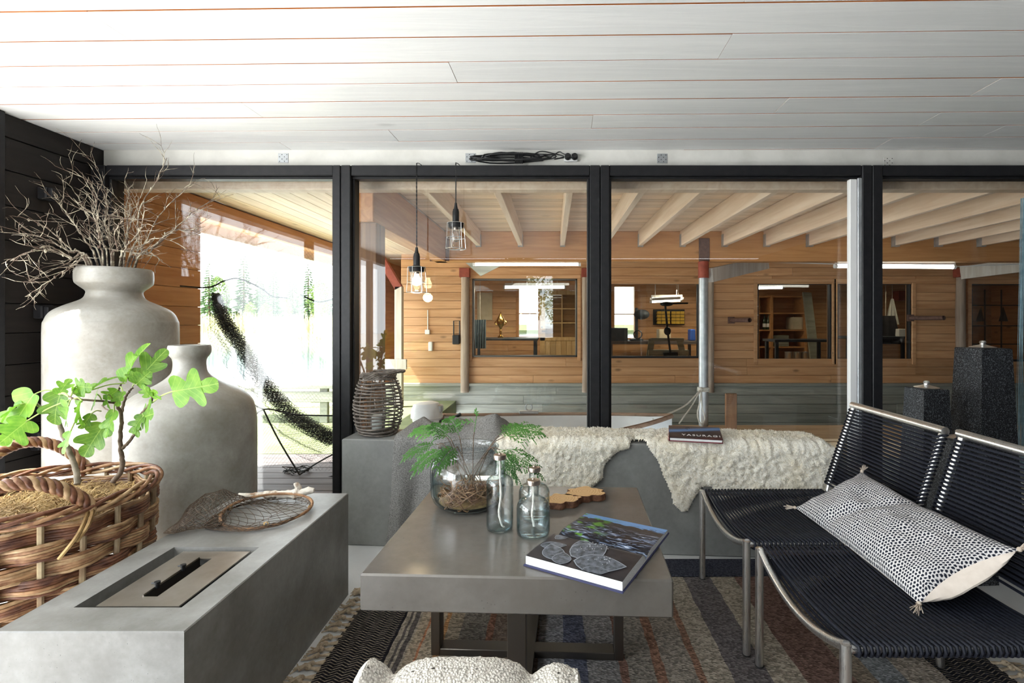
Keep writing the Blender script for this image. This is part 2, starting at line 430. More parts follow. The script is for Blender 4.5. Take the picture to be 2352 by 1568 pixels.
W['gravel'] = speckle('pale_gravel', (.50, .49, .475, 1), (.70, .69, .67, 1), 60, .9)  # kept pale so unseen ground bounces daylight up to ceiling and porch
W['lake'] = newmat('lake_water', (.10, .13, .14, 1), .08, 0, .6)[0]
W['slip_water'] = newmat('dark_slip_water', (.02, .03, .03, 1), .06, 0, .5)[0]
W['needle'] = leaf_mat('conifer_needles', (.05, .10, .035, 1), (.10, .17, .06, 1), .2, False)
W['reed'] = mottled('pale_reeds', (.42, .40, .18, 1), (.60, .56, .32, 1), 2, .9)
# ================================================================== SETTING: the room
XL, XR, YB, YW, HC = -2.73, 3.45, -2.4, 3.04, 2.232
def struct(name, mb, mat, label=None, parent=None, **k):
    o = mb.build(name, mat, parent, **k)
    if not parent: tag(o, label, kind='structure')
    return o
struct('floor', MB().box((XL-.4, YB, -.06), (XR, YW+.14, 0)), W['floor'], 'pale painted concrete floor of the lounge')
# ceiling: orange backing with white boards hung under it
ceil = struct('ceiling', MB().box((XL-.15, YB, HC+.010), (XR, YW+.2, HC+.08)), W['gap_wood'], 'white stained board ceiling with thin orange gaps')
BW = .1765; TILT = math.radians(-1.15)
joints = {0: [-1.545, 2.5], 1: [.66, -2.2], 2: [-.41], 3: [1.92, -1.9], 4: [-1.48, 1.1], 5: [1.93, .2], 6: [-.9, 2.4], 7: [1.92, -1.6], 8: [0]}
for r in range(31):
    y1 = 3.043-(7-r)*BW if False else 1.634+(r+.0)*BW     # board r spans y0..y1 (board 0: 1.634..1.81)
    y0 = y1; y1 = y0+BW
    if r > 8: y0 = 1.634-(r-8)*BW; y1 = y0+BW
    if y0 < YB+.1 or y1 > 3.25: continue
    cuts = [XL-.14]+sorted(joints.get(r, [rnd(-2, 2.6)]))+[XR]
    for a, b in zip(cuts, cuts[1:]):
        zz = rnd(-.0006, .0006)
        g = .0034 if rnd(0, 1) < .7 else .0018
        mb = MB().bbox((a+.0005, y0+g, HC+zz), (b-.0005, y1-g, HC+.012), .0008)
        R = Matrix.Rotation(TILT, 3, 'Z')
        mb.v = [R @ (q-Vector((.4, 2.4, 0)))+Vector((.4, 2.4, 0)) for q in mb.v]
        bo = mb.build('board', [W['white_board'], W['gap_wood']], ceil)
        for pl in bo.data.polygons:
            if abs(pl.normal.z) < .3 and r < 9 and g > .0015: pl.material_index = 1     # sawn edges left unpainted
# dark left wall by the window, and the opening left of the camera
wl = struct('wall_left', MB().box((XL-.16, 2.47, 0), (XL-.024, YW+.14, HC+.03)), W['black_void'], 'black stained board wall in the left corner')
hb = [0, .16, .325, .49, .655, .82, .975, 1.135, 1.285, 1.435, 1.6, 1.775, 1.95, 2.115, HC]
for a, b in zip(hb, hb[1:]):
    MB().bbox((XL-.024, 2.47, a+.002), (XL, YW+.12, b-.002), .003).build('board', W['black_board'], wl)
struct('trim_1', MB().bbox((XL-.12, 2.40, 0), (XL+.022, 2.478, HC), .004), W['black_frame'], 'dark casing at the end of the black board wall')
struct('trim_2', MB().bbox((XL-.14, YB, 2.10), (XL-.02, 2.40, HC+.02), .004), W['black_frame'], 'dark lintel over the left opening')
for i, y in enumerate((.3, -1.6)):
    struct('trim_%d' % (3+i), MB().bbox((XL-.12, y-.03, 0), (XL-.03, y+.03, 2.1), .004), W['black_frame'], 'dark upright in the left opening')
wr = struct('wall_right', MB().box((XR+.02, YB, 0), (XR+.12, YW+.14, HC+.03)), W['black_void'], 'black board wall at the right')
for a, b in zip(hb, hb[1:]):
    MB().bbox((XR-.004, YB, a+.002), (XR+.02, YW+.1, b-.002), .003).build('board', W['black_board'], wr)
# rear wall with a wide opening on the left and a tall narrow window
bk = MB()
for lo, hi in (((-.45, YB-.1, 0), (.0, YB, .9)), ((-.45, YB-.1, 1.95), (.0, YB, HC)), ((.0, YB-.1, 0), (XR, YB, HC)), ((XL-.1, YB-.1, 0), (-.45, YB, HC))):
    bk.box(lo, hi)
struct('wall_back', bk, W['black_board'], 'dark rear wall with one tall narrow window')
# header board over the glazing
struct('trim_5', MB().bbox((XL+.0, YW, 2.10), (XR, YW+.05, HC+.02), .003), W['header'], 'whitewashed header board above the black window frames')

# ------------------------------------------------------------------ four floor-to-ceiling windows
FY = 2.95
def window(n, x0, x1, lw, rw, lab):
    e = empty('window_%d' % n, ((x0+x1)/2, FY+.06, 0), lab, kind='structure')
    top = 2.116; bt = .062
    def bar(lo, hi, nm='frame_rail'): MB().bbox(lo, hi, .004).build(nm, W['black_frame'], e)
    bar((x0+.0015, FY, .0), (x0+lw, FY+.14, top-.002), 'frame_jamb')
    bar((x1-rw, FY, .0), (x1-.0015, FY+.14, top-.002), 'frame_jamb')
    bar((x0+lw, FY+.008, top-bt), (x1-rw, FY+.14, top), 'frame_rail')
    bar((x0+lw, FY+.008, .0), (x1-rw, FY+.14, .055), 'frame_rail')
    MB().bbox((x0+lw, FY+.03, top-bt-.014), (x1-rw, FY+.075, top-bt), .003).build('glazing_bead', W['black_frame'], e)
    for xa, xb in ((x0+lw, x0+lw+.014), (x1-rw-.014, x1-rw)):
        MB().bbox((xa, FY+.03, .055), (xb, FY+.075, top-bt-.014), .003).build('glazing_bead', W['black_frame'], e)
    MB().box((x0+lw-.005, FY+.076, .05), (x1-rw+.005, FY+.082, top-bt+.005)).build('pane', W['pane'], e, smooth=False)
    return e
w1 = window(1, -2.728, -1.252, .085, .048, 'leftmost black framed window pane with the orange wall beyond')
w2 = window(2, -1.252, .280, .058, .062, 'black framed window pane behind the caged pendant lamps')
w3 = window(3, .280, 1.885, .054, .060, 'black framed window pane behind the long sheepskin')
w4 = window(4, 1.885, 3.44, .060, .06, 'rightmost black framed window pane behind the granite lamps')
MB().bbox((1.758, FY+.012, .06), (1.80, FY+.045, 2.035), .003).build('edge_strip', W['white'], w3)
MB().bbox((1.800, FY+.004, .06), (1.825, FY+.02, 2.04), .003).build('edge_strip', W['galv'], w3)
tag(w3.children[-1], 'dull metal sliding strip'); tag(w3.children[-2], 'white plastic sliding strip')

# ------------------------------------------------------------------ small things on the header and the left wall
plates = [(651, 363), (1081, 363), (1521, 364), (2040, 372)]
plab = ['leftmost perforated nail plate on the header, above the vases', 'perforated nail plate on the header beside the cable coil', 'perforated nail plate on the header right of the socket', 'rightmost painted nail plate on the header above the granite lamps']
for (px, py), lb in zip(plates, plab):
    c = at(px, py, YW)
    o = MB().bbox((c.x-.031, YW-.003, c.z-.029), (c.x+.031, YW, c.z+.029), .001).build('nail_plate', W['galv'] if px < 2000 else W['header'])
    tag(o, lb, 'nail plate', 'nail plates on the header')
    hm = MB()
    for i in range(4):
        for j in range(4):
            if (i+j) % 2: continue
            q = c+Vector((-.022+i*.0147, 0, -.02+j*.0135)); hm.ball((q.x, YW-.003, q.z), .0028, 6, 4)
    hm.build('nail_holes', W['black_void'], o)['kind'] = 'stuff'
sck = empty('wall_socket', at(1311, 374, YW), 'white double socket on the header with black plugs in it', 'socket')
c = at(1311, 364, YW)
MB().bbox((c.x-.042, YW-.028, c.z-.024), (c.x+.042, YW, c.z+.024), .006).build('socket_box', W['white'], sck)
for dx in (-.019, .022):
    m = MB(); m.lathe([(0, -.03), (.013, -.03), (.019, -.02), (.02, 0), (0, 0)], 16)
    m.v = [Vector((q.x+c.x+dx, q.z+YW-.028, q.y+c.z)) for q in m.v]
    o = m.build('plug', W['black'], sck); tag(o, 'round black plug')
# coiled black cable lying on the top of frame 2
cb = MB()
base = at(1180, 372, FY+.045)
for k in range(7):
    pts = []; ox = rnd(-.05, .05); L = rnd(.16, .22); oy = rnd(-.02, .03)
    for i in range(26):
        a = 2*PI*i/26
        pts.append(base+Vector((ox+L*math.cos(a), oy+.012*math.sin(2*a+k), .022+.018*math.sin(a)+.004*k*.4+rnd(-.002, .002))))
    cb.tube(pts, .0048, 6, True)
for sx in (-.01, .0, .01, .02, .03):
    pts = [base+Vector((.02+sx, .012*math.cos(a)+.005, .026+.03*math.sin(a))) for a in [2*PI*i/14 for i in range(14)]]
    cb.tube(pts, .005, 6, True)
p0 = base+Vector((.10, 0, .03)); p1 = at(1296, 362, YW-.05); p2 = at(1322, 362, YW-.05)
cb.tube(smooth_path([p0, p0+Vector((.06, -.01, .03)), p0+Vector((.14, 0, .02)), p0+Vector((.2, 0, .002)), p1+Vector((-.06, -.01, -.012)), p1]), .0036, 6)
cb.tube(smooth_path([p0, p0+Vector((.04, .01, -.01)), p0+Vector((.12, 0, .0)), p0+Vector((.17, 0, .03)), p2+Vector((-.07, .0, .022)), p2]), .0036, 6)
tag(cb.build('cable_coil', W['black']), 'tangled coil of black cable lying on top of the window frame', 'cable')
# lamps and outlet on the dark wall
def wall_box(name, px, py, y, s, lab, cat):
    hw = (735-py)*y/F+H
    o = MB().bbox((XL, y-s, hw-s), (XL+.05, y+s, hw+s), .006).build(name, W['black_frame']); tag(o, lab, cat)
    MB().bbox((XL+.05, y-s*.8, hw-s*.8), (XL+.075, y+s*.8, hw+s*.8), .005).build('lid', W['black_frame'], o); return o
wall_box('wall_spotlight', 103, 716, 2.66, .036, 'small black square spotlight low on the black board wall', 'spotlight')
wall_box('wall_spotlight', 125, 445, 2.68, .034, 'small black square spotlight high on the black board wall, behind the twigs', 'spotlight')
ol = wall_box('wall_outlet', 100, 1008, 2.66, .05, 'black power outlet with two chrome discs on the black wall', 'outlet')
hw = H-(1008-735)*2.66/F
for dz in (-.02, .02):
    m = MB().ball((XL+.077, 2.66, hw+dz), .016, 12, 8, (.4, 1, 1)); tag(m.build('disc', W['steel'], ol), 'chrome disc')
# ================================================================== SETTING: the boathouse porch beyond the glass
YF = 7.6          # far wall plane
def planks(parent, x0, x1, z0, z1, y, rh, mat, holes=(), t=.02, gap=.0025, seg=3.2, name='plank'):
    n = max(1, round((z1-z0)/rh)); rh = (z1-z0)/n
    for i in range(n):
        a = z0+i*rh; b = a+rh
        spans = [(x0, x1)]
        for hx0, hx1, hz0, hz1 in holes:
            if min(b, hz1)-max(a, hz0) > rh*.35:
                ns = []
                for s0, s1 in spans:
                    if hx1 <= s0 or hx0 >= s1: ns.append((s0, s1)); continue
                    if hx0 > s0+.03: ns.append((s0, hx0))
                    if hx1 < s1-.03: ns.append((hx1, s1))
                spans = ns
        for s0, s1 in spans:
            cuts = [s0]; q = s0+rnd(.8, seg)
            while q < s1-.5: cuts.append(q); q += rnd(seg*.6, seg)
            cuts.append(s1)
            for c0, c1 in zip(cuts, cuts[1:]):
                d = rnd(0, .004)
                MB().bbox((c0+.001, y-t-d, a+gap), (c1-.001, y, b-gap), .003).build(name, mat, parent)
def hole_wall(x0, x1, z0, z1, y0, y1, holes):
    mb = MB(); xs = sorted({x0, x1, *[h[0] for h in holes], *[h[1] for h in holes]}); zs = sorted({z0, z1, *[h[2] for h in holes], *[h[3] for h in holes]})
    for a, b in zip(xs, xs[1:]):
        for c, d in zip(zs, zs[1:]):
            mx, mz = (a+b)/2, (c+d)/2
            if any(h[0] < mx < h[1] and h[2] < mz < h[3] for h in holes): continue
            mb.box((a, y0, c), (b, y1, d))
    return mb
def fx(px, y=YF): return (px-VX)*y/F
def fz(py, y=YF): return H-(py-VY)*y/F
# far wall with five workshop windows
wins = [(1085, 1326, 640, 820), (1385, 1606, 648, 822), (1738, 1909, 649, 828), (1921, 2092, 649, 828), (2228, 2420, 650, 830)]
holes = [(fx(a), fx(b), fz(d), fz(c)) for a, b, c, d in wins]
XF0 = fx(922); XF1 = 9.0; ZB = fz(880)
wf = struct('wall_far', hole_wall(XF0, XF1, ZB-.1, 2.4, YF, YF+.12, holes), W['orange'], 'orange spruce board wall of the workshop across the porch')
planks(wf, XF0, XF1, ZB, 2.12, YF, .122, W['orange'], holes)
wl2 = struct('wall_lower', MB().box((XF0-.6, YF-.03, -1.0), (XF1, YF+.1, ZB)), W['weathered'], 'low wall of grey green weathered planks under the workshop')
planks(wl2, XF0-.6, XF1, -.62, ZB-.03, YF-.03, .145, W['weathered'], (), .03, .003, 3.0)
struct('trim_6', MB().bbox((XF0-.6, YF-.10, ZB-.035), (XF1, YF+.02, ZB+.01), .005), W['weathered'], 'weathered ledge between orange and grey boards')
wlab = ['workshop window with the panelled door and cabinet behind it', 'workshop window with yellow bins behind it', 'workshop window with shelves and bottles behind it', 'workshop window with hanging coats behind it', 'workshop window at the far right with dark lattice']
for i, (hx0, hx1, hz0, hz1) in enumerate(holes):
    e = empty('window_%d' % (5+i), ((hx0+hx1)/2, YF, hz0), wlab[i], kind='structure')
    fw = .028
    for lo, hi in (((hx0, YF-.01, hz0), (hx1, YF+.06, hz0+fw)), ((hx0, YF-.01, hz1-fw), (hx1, YF+.06, hz1)), ((hx0, YF-.01, hz0), (hx0+fw, YF+.06, hz1)), ((hx1-fw, YF-.01, hz0), (hx1, YF+.06, hz1))):
        MB().bbox(lo, hi, .004).build('frame_rail', W['black_frame'] if i else W['dark_steel'], e)
    MB().box((hx0+fw, YF+.03, hz0+fw), (hx1-fw, YF+.036, hz1-fw)).build('pane', W['pane_far'], e, smooth=False)
    cw = .055
    for lo, hi in (((hx0-cw, YF-.038, hz1), (hx1+cw, YF-.02, hz1+cw)), ((hx0-cw, YF-.038, hz0-cw), (hx0, YF-.02, hz1)), ((hx1, YF-.038, hz0-cw), (hx1+cw, YF-.02, hz1))):
        MB().bbox(lo, hi, .004).build('casing', W['orange'], e)
# porch roof
rf = struct('roof', MB().box((-3.3, 3.2, 2.37), (9, 7.8, 2.45)), W['gap_wood'], 'porch roof deck over the boat slip')
y = 3.19
while y < 5.75:
    for a, b in ((-1.22, 2.1), (2.1, 5.4), (5.4, 9)):
        o = rnd(-.5, .5) if a > 0 else 0
        MB().bbox((a+(.0 if a < 0 else .001), y+.0015, 2.212), (b-.001, y+.1085, 2.236), .003).build('roof_board', W['porch_board'], rf)
    y += .11
x = -3.05
while x < -1.25:
    MB().bbox((x+.0015, 3.19, 2.20), (x+.1385, 7.6, 2.225), .003).build('roof_board', W['porch_board_y'], rf); x += .14
for k in range(16):
    yy = 5.85+k*.115
    MB().bbox((-1.22, yy, 2.13), (9, yy+.112, 2.15), .003).build('roof_board', W['porch_board'], rf)
struct('trim_7', MB().bbox((-2.9, 3.20, 2.035), (9, 3.29, 2.20), .004), W['joist'], 'pale timber header just outside the windows')
struct('trim_8', MB().bbox((-.17, 3.17, 2.09), (.08, 3.205, 2.135), .003), W['white_post'], 'white painted packing block on the outside header')
struct('trim_9', MB().bbox((.80, 3.17, 2.09), (1.05, 3.205, 2.135), .003), W['white_post'], 'white painted packing block on the outside header, further right')
# joists on hangers
YBm = 5.7
jx = [fx(p, YBm) for p in (1100, 1196, 1292, 1388, 1470, 1566, 1662, 1758, 1856, 1954, 2052, 2150, 2248, 2346, 2444, 2542, 2640, 2740, 2840)]
for i, xx in enumerate(jx):
    j = struct('joist', MB().bbox((xx-.024, 3.295, 2.04), (xx+.024, YBm-.002, 2.210), .003), W['joist'], 'pale spruce roof joist, number %d from the left' % (i+1))
    h = MB()
    for s in (-1, 1): h.box((xx+s*.0255-.0015, YBm-.07, 2.03), (xx+s*.0255+.0015, YBm-.001, 2.17))
    h.box((xx-.027, YBm-.07, 2.034), (xx+.027, YBm-.001, 2.0375))
    h.build('joist_hanger', W['galv'], j, smooth=False)
struct('laminated_beam', MB().bbox((-1.35, YBm, 1.868), (9, YBm+.14, 2.212), .005), W['beam'], 'orange laminated beam carrying the joists')
struct('beam', MB().bbox((-1.36, 3.40, 1.868), (-1.22, YBm+.14, 2.20), .005), W['orange_y'], 'orange timber beam running back over the brown post')
MB().bbox((-1.40, YBm-.012, 1.87), (-1.18, YBm-.001, 2.15), .003).build('bracket', W['rust'], bpy.data.objects['laminated_beam'])
struct('beam', MB().bbox((-2.97, 3.25, 2.03), (-2.83, 7.6, 2.19), .005), W['orange_y'], 'orange eave beam over the garden opening')
struct('trim_10', MB().bbox((-3.06, 4.15, 1.95), (-3.02, 9.0, 2.06), .004), W['white_post'], 'white fascia board under the eave')
struct('trim_11', MB().bbox((-2.95, 3.3, 2.13), (-1.95, 3.42, 2.20), .004), W['beam'], 'short orange beam end at the porch corner')
# outside continuation of the left wall
wo = struct('wall_porch', MB().box((-2.97, 3.22, -.05), (-2.85, 4.02, 2.05)), W['orange_y'], 'orange board wall at the left end of the porch')
z = 0
while z < 2.0:
    hgt = .145
    MB().bbox((-2.85, 3.22, z+.0015), (-2.828, 4.02, min(2.03, z+hgt)-.0015), .003).build('board', W['orange_y'], wo); z += hgt
struct('post', MB().bbox((-1.385, 3.42, -.05), (-1.205, 3.60, 1.868), .006), W['brown_post'], 'brown knotty timber post behind the wicker lantern')
struct('post', MB().bbox((-2.20, 6.95, -.6), (-2.10, 7.05, fz(658, 7)), .005), W['white_post'], 'whitewashed post at the far left corner of the porch')
m = MB(); m.beam((-2.15, 7.0, fz(662, 7)), (-2.42, 7.0, 2.10), .10, .10); struct('beam', m, W['red_iron'], 'short red painted brace above the whitewashed post')
struct('trim_12', MB().bbox((-2.40, 6.9, .52), (-2.02, 6.94, .66), .004), W['white_post'], 'pale board nailed across the whitewashed post')
lgl = ['grey log post left of the first workshop window', 'grey log post right of the first workshop window', 'thin brown log post behind the steel post', 'grey log post beside the far right window']
for i, (px, wd, cap) in enumerate(((1068, .062, 1), (1345, .05, 1), (1633, .045, 0), (2207, .062, 1))):
    xx = fx(px, 7.5)
    e = empty('post', (xx, 7.5, 0), lgl[i], kind='structure')
    pts = [(xx+rnd(-.005, .005), 7.5, zz) for zz in (.12, .5, .9, 1.3, 1.7, 1.97)]
    MB().tube(pts, [wd*rnd(.94, 1.06) for _ in pts], 12).build('log', W['log'], e)
    if cap: MB().bbox((xx-wd-.012, 7.5-wd-.012, 1.84), (xx+wd+.012, 7.5+wd, 1.975), .003).build('iron_cap', W['red_iron'], e)
# steel post with red head and rope lashing
e = empty('steel_post', (fx(1617, YBm), YBm, .0), 'round galvanised steel post with a red head', kind='structure')
xx = e.location.x
MB().tube([(xx, YBm+.02, z) for z in (-.004, .6, 1.2, 1.70)], .053, 20).build('pipe', W['galv'], e)
MB().tube([(xx, YBm+.02, z) for z in (1.68, 1.75, 1.868)], .060, 20).build('red_head', W['red_iron'], e)
MB().bbox((xx-.06, YBm-.016, 1.865), (xx+.06, YBm-.002, 2.13), .003).build('fixing_plate', W['rust'], e)
m = MB(); m.beam(at(1631, 632, 5.75), at(1760, 603, 6.6), .07, .16); struct('beam', m, W['white_post'], 'whitewashed knee brace beside the red headed post')
m = MB(); m.beam(at(2206, 627, 7.2), at(2420, 600, 6.6), .08, .18); struct('beam', m, W['white_post'], 'whitewashed brace at the right end of the porch')
# outer wall added to keep sky out of workshop panes; end wall closes porch
struct('wall_exterior', MB().box((XR+.2, 3.05, -.6), (9, 3.18, 2.45)), W['black_board'], 'unseen black board outer wall of the lounge, right of the windows')
struct('wall_end', MB().box((9, 3.2, -1), (9.1, 11, 2.45)), W['orange_y'], 'orange board wall at the right end of the porch')
# decks, slip, ground
dk = struct('deck', MB().box((-2.95, 3.12, -.16), (-1.45, 4.5, -.03)), W['deck'], 'grey timber deck outside the left window')
for k in range(10):
    yy = 3.12+k*.138
    MB().bbox((-2.95, yy+.003, -.03), (-1.45, yy+.135, -.002), .003).build('deck_board', W['deck'], dk)
d2 = struct('walkway', MB().box((.75, 5.12, -.5), (9, 5.77, -.04)), W['weathered'], 'pale timber walkway beside the boat slip')
for k in range(5):
    yy = 5.08+k*.135
    MB().bbox((.72, yy+.002, -.04), (9, yy+.133, -.005), .003).build('deck_board', W['pale_deck'], d2)
MB().bbox((.72, 5.05, -.19), (9, 5.078, -.03), .004).build('edge_board', W['pale_deck'], d2)
sp = struct('step', MB().bbox((1.3, 3.55, -.22), (9, 3.95, -.12), .004), W['weathered'], 'weathered low landing board over the slip')
struct('slip_water', MB().box((-1.45, 3.2, -.60), (9, YF, -.55)), W['slip_water'], 'dark water of the boat slip')
struct('ground', MB().box((-40, -9, -.3), (-2.80, 9.6, -.02)), W['gravel'], 'unseen pale gravel left of the house, bouncing daylight indoors')
struct('lawn', MB().box((-5.4, 4.55, -.2), (-1.46, 9.6, -.012)), W['lawn'], 'green lawn between porch and lake')
struct('lake', MB().box((-120, 9.6, -.5), (60, 60, -.3)), W['lake'], 'bright lake beyond the lawn')
struct('shore', MB().box((-160, 60, -.5), (100, 130, .0)), W['lawn'], 'grassy far shore of the lake')
struct('terrain', MB().box((-60, -40, -.4), (40, -2.5, -.03)), W['gravel'], 'pale gravel yard behind the house')
# reeds
rd = MB()
for k in range(5200):
    xx = rnd(-52, -6); yy = rnd(57.5, 62); hh = rnd(.8, 3.0)*(.6+.6*abs(noise.noise((xx*.15, yy, 0))))
    s = rnd(-.2, .2); wd = rnd(.07, .16)
    rd.add([(xx-wd, yy, -.3), (xx+wd, yy, -.3), (xx+s, yy, hh)], [(0, 1, 2)])
tag(rd.build('reed_bed', W['reed'], smooth=False), 'pale reed bed along the far lake shore', kind='stuff')
# trees
def conifer(h, seed):
    random.seed(seed); mb = MB(); n = int(h*3.4)
    for k in range(n):
        z = h*(.1+.9*k/n); L = (1-k/n)**.8*h*.17+.12
        for q in range(9):
            a = rnd(0, 2*PI); l = L*rnd(.6, 1.1); wd = l*.22
            d = Vector((math.cos(a), math.sin(a), 0)); s = Vector((-d.y, d.x, 0))
            c = Vector((0, 0, z))
            p = [c, c+d*l*.5+s*wd+Vector((0, 0, -.12*l)), c+d*l+Vector((0, 0, -.3*l)), c+d*l*.5-s*wd+Vector((0, 0, -.2*l))]
            mb.add(p, [(0, 1, 2, 3)])
            mb.add([c+d*l*.3, c+d*l*.6+s*wd*.3+Vector((0, 0, -.42*l)), c+d*l*.95+Vector((0, 0, -.26*l))], [(0, 1, 2)])
    tr = MB().tube([(0, 0, 0), (0, 0, h*.5), (0, 0, h*.98)], [h*.018, h*.012, .02], 7)
    return mb, tr
def leafy(h, seed):
    random.seed(seed); mb = MB()
    for k in range(1500):
        u = rnd(.28, 1.0); R = h*.24*math.sin(PI*min(1, (u-.2)/.8))**.7+.05
        a = rnd(0, 2*PI); rr = R*math.sqrt(rnd(.1, 1)); c = Vector((rr*math.cos(a), rr*math.sin(a), u*h)); s = h*.022*rnd(.6, 1.4)
        p = [c+Vector((rnd(-s, s), rnd(-s, s), rnd(-s, s))) for _ in range(4)]; mb.add(p, [(0, 1, 2), (0, 2, 3)])
    tr = MB().tube([(0, 0, 0), (.05, 0, h*.4), (0, 0, h*.9)], [h*.016, h*.011, .02], 7)
    return mb, tr
def tree(name, maker, h, seed, mat, loc, lab, cat, grp):
    e = empty(name, (0, 0, 0), lab, cat, grp); a, b = maker(h, seed)
    a.build('foliage', mat, e, smooth=False); b.build('trunk', W['bark'], e); e.location = loc; return e
W['birchleaf'] = leaf_mat('birch_leaves', (.10, .17, .03, 1), (.20, .28, .07, 1), .3, False)
c1 = tree('conifer', conifer, 8.2, 11, W['needle'], (-29, 74, -.1), 'slender conifer on the far lake shore', 'tree', 'conifers on the far shore')
c2 = tree('birch_tree', leafy, 7.0, 12, W['birchleaf'], (-19, 71, -.1), 'leafy birch on the far lake shore', 'tree', 'birches on the far shore')
random.seed(5)
TL_ = []
for px, sc_, k in ((520, .8, 0), (560, 1.25, 0), (597, .95, 0), (628, 1.1, 0), (672, .95, 0), (708, 1.12, 0), (742, .9, 0), (772, 1.0, 0), (655, .55, 1), (690, .6, 1), (735, .55, 1), (500, .95, 1), (575, .5, 1), (480, 1.1, 0), (610, .5, 1), (1290, 1, 0)):
    yy = 65.5+3.4*((len(TL_)*7) % 16); sc_ *= yy/67; t = clone(c1 if k == 0 else c2, ((px-VX)*yy/F, yy, -.1)); TL_.append((px, k, t)); t.scale = (sc_, sc_, sc_); t.rotation_euler.z = rnd(0, 6)
for o in (c1, c2):
    o.location.x -= 14
ORD = ['first', 'second', 'third', 'fourth', 'fifth', 'sixth', 'seventh', 'eighth', 'ninth', 'tenth', 'eleventh']
for kk, nm in ((0, 'slender conifer'), (1, 'leafy birch')):
    for i, (px, k, t) in enumerate(sorted([q for q in TL_ if q[1] == kk], key=lambda q: q[0])):
        t['label'] = nm+' on the far lake shore, '+ORD[i+1]+' of its kind from the left'
    (c1, c2)[kk]['label'] = nm+' on the far lake shore, first of its kind from the left'
# trees left of the house (seen as reflections in the glazing)
b1 = tree('garden_tree', leafy, 5.5, 21, W['birchleaf'], (-12.5, 3.2, -.1), 'leafy garden tree beyond the terrace', 'tree', 'garden trees beside the terrace')
GT_ = ['leafy garden tree beyond the terrace, level with the camera', 'leafy garden tree beyond the terrace, behind the camera', 'leafy garden tree beyond the terrace, nearest the lake', 'leafy garden tree furthest behind the camera']
for lx, ly, s in ((-14, .6, 1.1), (-13.2, -2.4, .9), (-12.4, 6.8, .9), (-15, -5, 1.2)):
    t = clone(b1, (lx, ly, -.1)); t['label'] = GT_.pop(0); t.scale = (s, s, s); t.rotation_euler.z = lx
b2 = clone(b1, (-1.2, -13, -.1)); b2.scale = (.75, .75, .75); b2['label'] = 'small yard tree behind the house, left one of two'
b3 = clone(b1, (.5, -14, -.1)); b3.scale = (.65, .65, .65); b3['label'] = 'small yard tree behind the house, right one of two'
# ================================================================== the workshop behind the far windows
YK = 10.3
bh = [(fx(1192, YK), fx(1236, YK), fz(773, YK), fz(658, YK)), (fx(1411, YK), fx(1457, YK), fz(776, YK), fz(658, YK)), (fx(2338, YK), fx(2400, YK), fz(775, YK), fz(668, YK))]  # last opening imitates a bright reflection in the far right pane
wk = struct('wall_workshop', hole_wall(-3.0, 11, -.3, 2.4, YK, YK+.1, bh), W['orange'], 'orange board rear wall of the workshop')
planks(wk, -3.0, 11, -.3, 2.3, YK, .125, W['orange'], bh, .018, .0025, 5)
struct('workshop_floor', MB().box((-3.2, YF+.12, -.32), (11, YK, -.25)), W['deck'], 'timber floor of the workshop')
struct('workshop_ceiling', MB().box((-3.2, YF+.12, 2.25), (11, YK, 2.32)), W['porch_board'], 'board ceiling of the workshop')
struct('wall_workshop_left', MB().box((-3.1, YF+.12, -.3), (-2.98, YK, 2.3)), W['orange_y'], 'orange board end wall of the workshop')
for i, (a, b, c, d) in enumerate(bh):
    e = empty('window_%d' % (10+i), ((a+b)/2, YK, c), ['tall workshop rear window beside the panelled door', 'tall workshop rear window left of the yellow bins', 'rear opening imitating the bright reflection in the far right window'][i], kind='structure')
    for lo, hi in (((a-.06, YK-.04, c-.05), (a, YK-.018, d+.06)), ((b, YK-.04, c-.05), (b+.06, YK-.018, d+.06)), ((a, YK-.04, d), (b, YK-.018, d+.06)), ((a, YK-.05, c-.05), (b, YK-.018, c))):
        MB().bbox(lo, hi, .004).build('casing', W['beam'], e)
    MB().box((a, YK+.03, (c+d)/2-.05), (b, YK+.05, (c+d)/2-.03)).build('glazing_bar', W['beam'], e)
    MB().box((a, YK+.05, c), (b, YK+.056, d)).build('pane', W['pane_far'], e, smooth=False)
def tube_lamp(name, p0, p1, lab, grp, r=.022):
    p0 = Vector(p0); p1 = Vector(p1); e = empty(name, (p0+p1)/2, lab, 'lamp', grp)
    m = MB(); m.beam(p0+Vector((0, 0, .045)), p1+Vector((0, 0, .045)), .09, .045); m.build('housing', W['white'], e)
    MB().tube([p0, p1], r, 10).build('tube', W['tube_on'], e)
    d = (p1-p0).normalized()
    if name == 'workshop_lamp':
        for q in (p0.lerp(p1, .12), p0.lerp(p1, .88)): MB().tube([q+Vector((0, 0, .06)), Vector((q.x, q.y, 2.25))], .006, 6).build('suspension_rod', W['white'], e)
    else:
        for q in (p0.lerp(p1, .12), p0.lerp(p1, .88)): MB().tube([q+Vector((0, 0, .06)), Vector((q.x, q.y, 2.13))], .006, 6).build('suspension_rod', W['white'], e)
    for q, s in ((p0, -1), (p1, 1)):
        MB().tube([q+d*s*.0, q+d*s*.03], r*1.25, 10).build('end_cap', W['white'], e)
tube_lamp('tube_lamp', at(1092, 606, 5.95), at(1328, 606, 5.95), 'long lit tube lamp under the beam, behind the pendant lamps', 'tube lamps under the beam')
tube_lamp('tube_lamp', at(1922, 611, 5.95), at(2188, 613, 5.95), 'long lit tube lamp under the beam, beyond the window post on the right', 'tube lamps under the beam')
cab = MB(); cab.tube(smooth_path([at(1335, 602, 5.95), at(1500, 601, 5.96), at(1750, 602, 5.96), at(1922, 606, 5.95)]), .006, 6)
cab.tube([at(2188, 612, 5.95), at(2352, 606, 5.95)], .006, 6)
